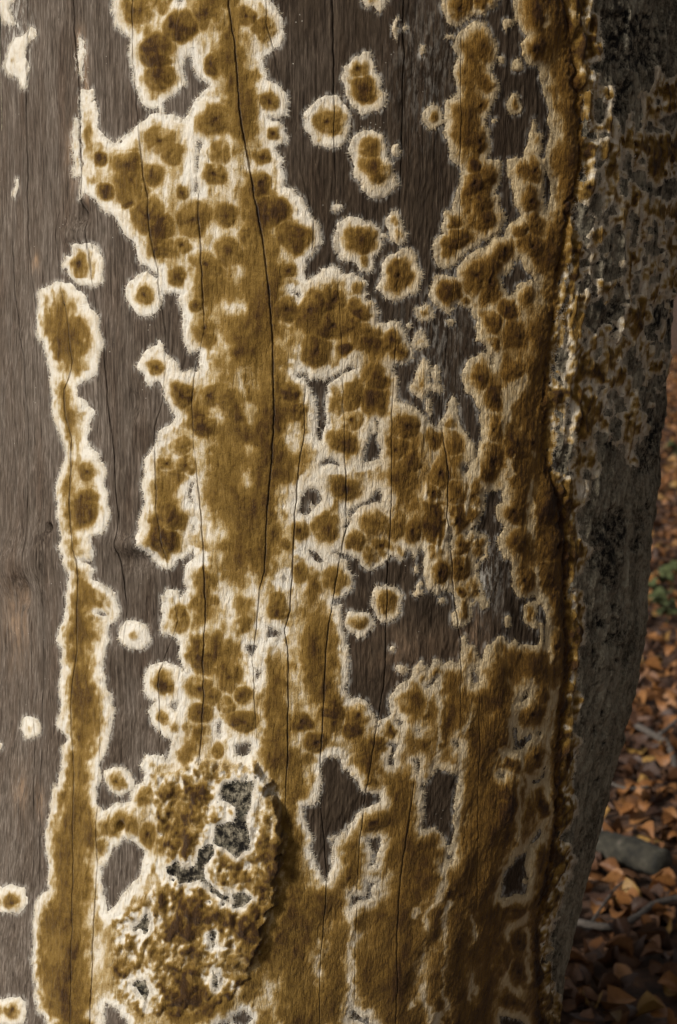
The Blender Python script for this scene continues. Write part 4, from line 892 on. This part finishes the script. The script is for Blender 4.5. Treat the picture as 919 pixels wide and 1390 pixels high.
def build_colony(sel, name, label, group=None):
    us, vs = uq[sel], vq[sel]
    pos = PF_[:-1, :-1][sel]
    base = pos.mean(0)
    d = ((pos - base) ** 2).sum(1).argmin()
    base = PW[:-1, :-1][sel][d].astype(float)
    root = empty(name, base)
    tag(root, label, 'fungus', group)
    L = PF_ - base
    r = np.where(sel & (tQ < .92) & (sFq > 4), roiQ, -1)
    for k in np.unique(r[sel]):
        if k < 0: continue
        m = sel & (r == k)
        if m.sum() < 14: r[m] = -1; continue
        sheet('rosette', m, L, NF_, MAT_F, attrs_f, root, 'rosette')
    rest = sel & (r < 0)
    cr = rest & (toneQ > .33)
    rows_, cols_ = np.where(sel)
    bb = (slice(rows_.min(), rows_.max() + 1), slice(cols_.min(), cols_.max() + 1))
    cl = components(cr[bb])
    ci, cc = np.unique(cl, return_counts=True)
    for k, c in zip(ci.tolist(), cc.tolist()):
        if k == 0: continue
        if c < 60: cr[bb][cl == k] = False
        else:
            m = np.zeros_like(sel); m[bb] = cl == k
            sheet('crust', m, L, NF_, MAT_F, attrs_f, root, 'crust')
    mg = rest & ~cr
    cl = components(mg[bb])
    ci, cc = np.unique(cl, return_counts=True)
    small = np.zeros_like(sel)
    for k, c in zip(ci.tolist(), cc.tolist()):
        if k == 0: continue
        if c < 60: small[bb] |= cl == k
        else:
            m = np.zeros_like(sel); m[bb] = cl == k
            sheet('margin', m, L, NF_, MAT_F, attrs_f, root, 'margin')
    if small.any():
        tag(sheet('margin_flecks', small, L, NF_, MAT_F, attrs_f, root, 'margin_flecks'), kind='stuff')
    # feathery hyphae along the rim
    cand = np.argwhere(sel & (np.abs(sF[:-1, :-1] - .6) < 1.6))
    if len(cand) > 6:
        n = int(len(cand) * 1.3)
        c = cand[RNG.choice(len(cand), n)]
        i, j = c[:, 0], c[:, 1]
        i = np.clip(i, 1, NR - 2); j = np.clip(j, 1, NC - 2)
        pu = place(hbase)[0:0] if False else None
        Pu = PH[i, j + 1] - PH[i, j - 1]; Pv = PH[i + 1, j] - PH[i - 1, j]
        su = sF[i, j + 1] - sF[i, j - 1]; sv = sF[i + 1, j] - sF[i - 1, j]
        g = su[:, None] * Pu / ((Pu ** 2).sum(1)[:, None] + 1e-12) + sv[:, None] * Pv / ((Pv ** 2).sum(1)[:, None] + 1e-12)
        gl = np.linalg.norm(g, axis=1, keepdims=True)
        ok = gl[:, 0] > 1e-6
        i, j, g, gl = i[ok], j[ok], g[ok], gl[ok]
        n = len(i)
        if n == 0: return root
        di = -g / gl + RNG.normal(0, .28, (n, 3))
        nn = NRM[i, j]
        di = di - nn * (di * nn).sum(1)[:, None]
        di /= np.linalg.norm(di, axis=1)[:, None]
        side = np.cross(di, nn)
        ln = RNG.uniform(.0008, .0032, n)[:, None]
        w = RNG.uniform(.00009, .00017, n)[:, None]
        pj = (RNG.uniform(-.5, .5, (n, 1)) * Pu[ok] + RNG.uniform(-.5, .5, (n, 1)) * Pv[ok]) * .5
        p0 = PH[i, j] + pj - di * .0026 + nn * .0013 - base
        p1 = PH[i, j] + pj + di * ln * .5 + nn * .0010 - base
        p2 = PH[i, j] + pj + di * ln + nn * RNG.uniform(.0002, .0005, n)[:, None] - base
        V = np.concatenate([p0 - side * w, p0 + side * w, p1 + side * w * .8, p1 - side * w * .8, p2 + side * w * .2, p2 - side * w * .2])
        a = np.arange(n)
        F = np.concatenate([np.stack([a, a + n, a + 2 * n, a + 3 * n], 1), np.stack([a + 3 * n, a + 2 * n, a + 4 * n, a + 5 * n], 1)])
        tn = np.tile(RNG.uniform(0, .16, n), 6)
        me = mesh_from('fringe', V, F, MAT_F, dict(tone=tn, damp_shade=np.tile(shade_f[i, j], 6)), np.tile(nn, (6, 1)))
        tag(link('fringe', me, root), kind='stuff')
    return root
def fuzz(root, cells, n, lmin, lmax):
    """short upright hyphae over a felt"""
    base = np.array(root.location)
    c = cells[RNG.choice(len(cells), n)]
    i, j = np.clip(c[:, 0], 1, NR - 2), np.clip(c[:, 1], 1, NC - 2)
    nn = NF_[i, j]
    di = nn * RNG.uniform(.25, 1.0, (n, 1)) + RNG.normal(0, .6, (n, 3)) + np.array([0, 0, -.25])
    di /= np.linalg.norm(di, axis=1)[:, None]
    side = np.cross(di, nn + RNG.normal(0, .3, (n, 3)))
    side /= np.linalg.norm(side, axis=1)[:, None] + 1e-9
    ln = RNG.uniform(lmin, lmax, (n, 1)); w = RNG.uniform(.00012, .00024, (n, 1))
    P0 = PF_[i, j] + (PF_[i, j + 1] - PF_[i, j - 1]) * RNG.uniform(-.5, .5, (n, 1)) * .8 + (PF_[i + 1, j] - PF_[i - 1, j]) * RNG.uniform(-.5, .5, (n, 1)) * .8 - base - nn * .0002
    V = np.concatenate([P0 - side * w, P0 + side * w, P0 + di * ln])
    a = np.arange(n)
    F = np.stack([a, a + n, a + 2 * n], 1)
    tn = np.clip(tone[i, j] + RNG.normal(-.03, .12, n), 0, 1)
    me = mesh_from('fuzz', V, F, MAT_F, dict(tone=np.tile(tn, 3), damp_shade=np.tile(shade_f[i, j], 3)), np.tile(nn, (3, 1)))
    tag(link('fuzz', me, root), kind='stuff')
PH = place(hbase)
stats = []
for k in range(1, 10):
    m = selF & (labQ == MAIN) & (own == k)
    if m.sum() > 60:
        r_ = build_colony(m, *MATS[k])
        cells = np.argwhere(m & (sF[:-1, :-1] > 2))
        fuzz(r_, cells, int(len(cells) * (.9 if k in (2, 9) else .35)), .0006, .0030 if k == 2 else .0018)
for lid, c in sorted(big.items(), key=lambda t: -t[1]):
    if lid == MAIN or c < 70: continue
    m = selF & (labQ == lid)
    if m.sum() < 25: continue
    us, vs = uq[m], vq[m]
    if us.max() < 2 or us.min() > 915 or vs.max() < 2 or vs.min() > 1388: continue
    vis = (us > 0) & (us < 919) & (vs > 0) & (vs < 1390)
    x, y = us[vis].mean(), vs[vis].mean()
    best = min(LABELS, key=lambda t: (t[0] - x) ** 2 + (t[1] - y) ** 2)
    dd = math.hypot(best[0] - x, best[1] - y)
    onb = x > np.interp(y, GROOVE[:, 1], GROOVE[:, 0])
    if dd < 22 and c > 350:
        LABELS.remove(best)
        build_colony(m, 'fungus_colony', best[2])
    elif c > 900:
        print('UNLABELLED', lid, c, int(x), int(y))
        build_colony(m, 'fungus_patch', 'ragged ochre fungus scrap on grey bark' if onb else 'small cream fungus patch on bare wood', 'fungus scraps on the bark' if onb else 'fungus patches on bare wood')
    elif onb:
        build_colony(m, 'fungus_fleck', 'tiny ragged fleck of ochre fungus on rough bark', 'tiny fungus flecks on the bark')
    else:
        build_colony(m, 'fungus_fleck', 'tiny cream fleck of fungus on bare dark wood', 'tiny fungus flecks on bare wood')
print('labels unused', [l[2] for l in LABELS])

# ------------------------------------------------------------------ ground and background
def leaf_material():
    m, nt, b = new_mat('dead_leaf')
    k = attr(nt, 'shade')
    r = ramp(nt, [(0, (.050, .024, .014)), (.2, (.120, .056, .023)), (.45, (.22, .100, .032)), (.65, (.34, .155, .042)), (.8, (.40, .20, .066)), (.93, (.42, .26, .065)), (1, (.24, .16, .10))], k)
    v = coords(nt)
    n = tex(nt, v, 90, 4, .6)
    c = mix(nt, M(nt, 'ADD', .25, M(nt, 'MULTIPLY', n, .9), clamp=True), r.outputs[0], (.42, .33, .28), 'MULTIPLY')
    nt.links.new(c, b.inputs['Base Color'])
    b.inputs['Roughness'].default_value = .6
    bump(nt, b, n, .004, .5)
    return m
MAT_L = leaf_material()
def simple(name, stops, scale, rough=.9, b_d=.01, stretch=(1, 1, 1)):
    m, nt, b = new_mat(name)
    n = tex(nt, coords(nt, stretch), scale, 6, .65)
    nt.links.new(ramp(nt, stops, n).outputs[0], b.inputs['Base Color'])
    b.inputs['Roughness'].default_value = rough
    bump(nt, b, n, b_d, .8)
    return m
MAT_G = simple('forest_soil', [(.3, (.018, .011, .007)), (.5, (.075, .036, .018)), (.7, (.17, .080, .032))], 18, b_d=.03)
MAT_T = simple('grey_twig', [(.35, (.045, .036, .028)), (.6, (.115, .095, .078))], 120, b_d=.002)
MAT_LOG = simple('mossy_log', [(.35, (.010, .009, .006)), (.52, (.032, .028, .018)), (.62, (.055, .048, .034)), (.75, (.11, .09, .07))], 34, b_d=.004)
MAT_GR = simple('green_leaf', [(.3, (.030, .040, .012)), (.7, (.075, .088, .026))], 60, b_d=.001)
MAT_S = simple('pale_stone', [(.3, (.12, .11, .10)), (.7, (.26, .25, .23))], 40, b_d=.004)

def terrain_z(x, y):
    x = np.asarray(x, float); y = np.asarray(y, float)
    r = np.hypot(x, y)
    return .025 * np.sin(x * 2.1 + .6) * np.sin(y * 1.7) + .03 * np.sin(x * .7 - y * .9 + 1) + .012 * np.maximum(0, y - 8)
gx = np.concatenate([-np.geomspace(1500, 8.2, 30), np.linspace(-8, 8, 161), np.geomspace(8.2, 1500, 30)])
gy = np.concatenate([-np.geomspace(1500, 4.2, 24), np.linspace(-4, 16, 201), np.geomspace(16.2, 1500, 30)])
GX, GY = np.meshgrid(gx, gy)
GZ = terrain_z(GX, np.minimum(GY, 60)) + .010 * RNG.standard_normal(GX.shape) * (np.hypot(GX, GY) < 16)
gi = np.arange(GX.size).reshape(GX.shape)
gq = np.stack([gi[:-1, :-1], gi[:-1, 1:], gi[1:, 1:], gi[1:, :-1]], -1).reshape(-1, 4)
tag(link('ground', mesh_from('ground', np.stack([GX, GY, GZ - .012], -1).reshape(-1, 3), gq, MAT_G)), 'dark forest soil under the fallen leaves', 'ground', kind='structure')

def leaf_shape(seed, rows=7, length=.068, width=.042):
    r = random.Random(seed)
    curl = r.uniform(-2.2, 2.6); fold = r.uniform(.05, .7); twist = r.uniform(-.8, .8); cup = r.uniform(-.9, .9)
    V, F = [], []
    for i in range(rows + 1):
        t = i / rows
        w = width / 2 * (math.sin(math.pi * min(1, t * 1.02) ** .82) ** .8 if 0 < t < 1 else .02)
        w *= 1 + r.uniform(-.06, .06)
        a = curl * (t - .5)
        y = length * (t - .5) if abs(curl) < .1 else length * math.sin(a) / curl
        z = 0 if abs(curl) < .1 else length * (1 - math.cos(a)) / curl
        tw = twist * (t - .5)
        for s in (-1, -.5, 0, .5, 1):
            x = s * w
            zz = fold * abs(x) + cup * (x * x) / width * 4
            V.append((x * math.cos(tw) - zz * math.sin(tw), y, z + x * math.sin(tw) + zz * math.cos(tw)))
    for i in range(rows):
        for k in range(4):
            p = i * 5 + k
            F.append((p, p + 1, p + 6, p + 5))
    return np.array(V), np.array(F)
LEAVES = [leaf_shape(s, 6) for s in range(10)]
LEAFLO = [leaf_shape(s, 4) for s in range(10)]
LM = {}
HUES = [(.08, 'dark brown'), (.26, 'chestnut brown'), (.45, 'rust brown'), (.66, 'orange'), (.80, 'pale tan-orange'), (.93, 'yellowish')]
for q, (V, F) in enumerate(LEAVES):
    for hv, hn in HUES:
        LM[q, hn] = mesh_from('fallen_leaf', V, F, MAT_L, dict(shade=np.full(len(V), hv)))
def leaf_state(q):
    z = LEAVES[q][0][:, 2]
    return 'tightly curled' if z.max() - z.min() > .021 else ('cupped' if z.max() - z.min() > .012 else 'nearly flat')
n_leaf = 24000
yy = .35 + 13.6 * RNG.random(n_leaf) ** 1.25
xx = -1.2 + RNG.random(n_leaf) * (3.6 + .12 * yy)
keep = np.hypot(xx - cxs[0], yy) > .62
xx, yy = xx[keep], yy[keep]
n_leaf = len(xx)
zz = terrain_z(xx, yy) + RNG.random(n_leaf) ** 1.6 * .035
rz = RNG.random(n_leaf) * 6.283; rx = RNG.normal(0, .42, n_leaf); ry = RNG.normal(0, .42, n_leaf)
sc = RNG.uniform(.6, 1.02, n_leaf)
lu, lv = survey(np.stack([xx, yy, zz], 1))
sil_u = np.interp(lv, SIL[:, 0], SIL[:, 1])
inview = (lu > sil_u - 4) & (lu < 925) & (lv > 520) & (lv < 1400)
order = np.argsort(yy + 100 * (~inview))
single = set(order[:min(300, int(inview.sum()))].tolist())
vb, fb, sb = [], [], []
off = 0
for k in range(n_leaf):
    R = Matrix.Rotation(rz[k], 4, 'Z') @ Matrix.Rotation(rx[k], 4, 'X') @ Matrix.Rotation(ry[k], 4, 'Y')
    t = k % 10
    if k in single:
        hn = random.choices([h[1] for h in HUES], (3, 4, 4, 3, 2, 1))[0]
        o = bpy.data.objects.new('fallen_leaf', LM[t, hn])
        COL.objects.link(o)
        o.matrix_world = Matrix.Translation((xx[k], yy[k], zz[k])) @ R @ Matrix.Scale(sc[k], 4)
        tag(o, '%s %s beech leaf on the forest floor' % (leaf_state(t), hn), 'leaf', '%s %s beech leaves' % (leaf_state(t), hn))
    else:
        V, F = LEAFLO[t]
        r3 = np.array(R.to_3x3())
        vb.append(V @ r3.T * sc[k] + np.array([xx[k], yy[k], zz[k]]))
        fb.append(F + off); off += len(V)
        sb.append(np.full(len(V), RNG.random()))
me = mesh_from('leaf_litter', np.concatenate(vb), np.concatenate(fb), MAT_L, dict(shade=np.concatenate(sb)))
tag(link('leaf_litter', me), 'deep litter of brown and orange beech leaves', 'leaf litter', kind='stuff')

def rod(path, radii, sides=10, wob=.0):
    path = [Vector(p) for p in path]
    V, F = [], []
    for i, p in enumerate(path):
        d = (path[min(i + 1, len(path) - 1)] - path[max(i - 1, 0)]).normalized()
        s = d.cross(Vector((0, 0, 1))).normalized(); u = s.cross(d)
        for k in range(sides):
            a = 6.2832 * k / sides
            r = radii[i] * (1 + wob * random.uniform(-1, 1))
            V.append(p + s * (r * math.cos(a)) + u * (r * math.sin(a)))
    for i in range(len(path) - 1):
        for k in range(sides):
            a, b = i * sides + k, i * sides + (k + 1) % sides
            F.append((a, b, b + sides, a + sides))
    n = len(V)
    V.append(path[0]); V.append(path[-1])
    for k in range(sides):
        F.append((n, (k + 1) % sides, k, k)); F.append((n + 1, (len(path) - 1) * sides + k, (len(path) - 1) * sides + (k + 1) % sides, (len(path) - 1) * sides + (k + 1) % sides))
    return np.array([tuple(v) for v in V]), F
def rod_obj(name, path, radii, mat, parent=None, sides=10, wob=0.0):
    V, F = rod(path, radii, sides, wob)
    me = bpy.data.meshes.new(name)
    me.from_pydata([tuple(v) for v in V], [], [tuple(dict.fromkeys(f)) for f in F])
    for p in me.polygons: p.use_smooth = True
    me.materials.append(mat)
    return link(name, me, parent)
def spline(pts_, n=8):
    out = []
    P = [pts_[0]] + list(pts_) + [pts_[-1]]
    P = [np.array(p, float) for p in P]
    for i in range(1, len(P) - 2):
        for k in range(n):
            t = k / n
            out.append(.5 * ((2 * P[i]) + (-P[i - 1] + P[i + 1]) * t + (2 * P[i - 1] - 5 * P[i] + 4 * P[i + 1] - P[i + 2]) * t * t + (-P[i - 1] + 3 * P[i] - 3 * P[i + 1] + P[i + 2]) * t ** 3))
    out.append(P[-2])
    return out
def branch(name, uv, zoff, r0, r1, mat, label, cat, wob=.12):
    P = [ground_at(u, v, 0) for u, v in uv]
    P = [np.array([p[0], p[1], float(terrain_z(p[0], p[1])) + zo]) for p, zo in zip(P, zoff)]
    S = spline(P)
    rr = [r0 + (r1 - r0) * i / (len(S) - 1) for i in range(len(S))]
    o = rod_obj(name, S, rr, mat, None, 10, wob)
    return tag(o, label, cat)
branch('fallen_log', [(770, 1180), (815, 1188), (860, 1200), (900, 1214)], [.045, .045, .045, .04], .036, .030, MAT_LOG, 'mossy grey-green log lying in the leaves', 'log', .06)
branch('fallen_branch', [(760, 1288), (790, 1298), (830, 1304), (862, 1290), (890, 1268), (930, 1258)], [.03] * 6, .0075, .006, MAT_T, 'pale curved bare branch on the leaves, thicker end by the trunk', 'branch')
branch('fallen_branch', [(800, 1300), (820, 1270), (838, 1248), (850, 1240)], [.03, .035, .04, .04], .003, .002, MAT_T, 'thin bare side twig crossing the pale curved branch', 'twig')
branch('fallen_branch', [(865, 985), (888, 1000), (908, 1018), (918, 1060)], [.035] * 4, .009, .008, MAT_T, 'pale forked twig lying on brown leaves beyond the log', 'twig')
branch('fallen_branch', [(895, 1002), (908, 992), (935, 968)], [.04] * 3, .006, .005, MAT_T, 'short grey twig leaning against the forked twig', 'twig')
branch('fallen_branch', [(828, 1070), (850, 1080), (880, 1078)], [.03] * 3, .004, .003, MAT_T, 'thin dark twig among leaves behind the trunk', 'twig')
# pale stone by the log
g = ground_at(815, 1150, 0)
import bmesh
bm = bmesh.new(); bmesh.ops.create_icosphere(bm, subdivisions=3, radius=.022)
for v in bm.verts:
    v.co *= 1 + .18 * math.sin(v.co.x * 130 + 1) * math.cos(v.co.y * 110) ; v.co.z *= .75
me = bpy.data.meshes.new('stone'); bm.to_mesh(me); bm.free()
for p in me.polygons: p.use_smooth = True
me.materials.append(MAT_S)
o = link('stone', me); o.location = (g[0], g[1], float(terrain_z(g[0], g[1])) + .035)
tag(o, 'small pale stone lying behind the mossy log', 'stone')
# green seedlings far back
for s, (u, v, lab) in enumerate([(893, 815, 'green seedling in the small clump sprouting from brown leaf litter'), (912, 790, 'green seedling in the small clump sprouting from brown leaf litter'), (905, 838, 'green seedling in the small clump sprouting from brown leaf litter'), (916, 640, 'lone green seedling far behind the clump of seedlings')]):
    g = ground_at(u, v, 0); gz = float(terrain_z(g[0], g[1]))
    root = empty('seedling', (g[0], g[1], gz))
    tag(root, lab, 'seedling', 'green seedlings in the litter' if s < 3 else None)
    rod_obj('stem', [(0, 0, -.02), (.004, 0, .04), (.008, .004, .085)], [.0025, .002, .0015], MAT_GR, root, 6)
    for k in range(7):
        V, F = LEAVES[(k + s) % 10]
        lf = link('leaf', mesh_from('leaf', V * .9, F, MAT_GR), root)
        a = k * 2.4
        lf.rotation_euler = (random.uniform(-.5, .3), random.uniform(-.3, .3), a)
        lf.location = (.03 * -math.sin(a), .03 * math.cos(a), .045 + .008 * k)
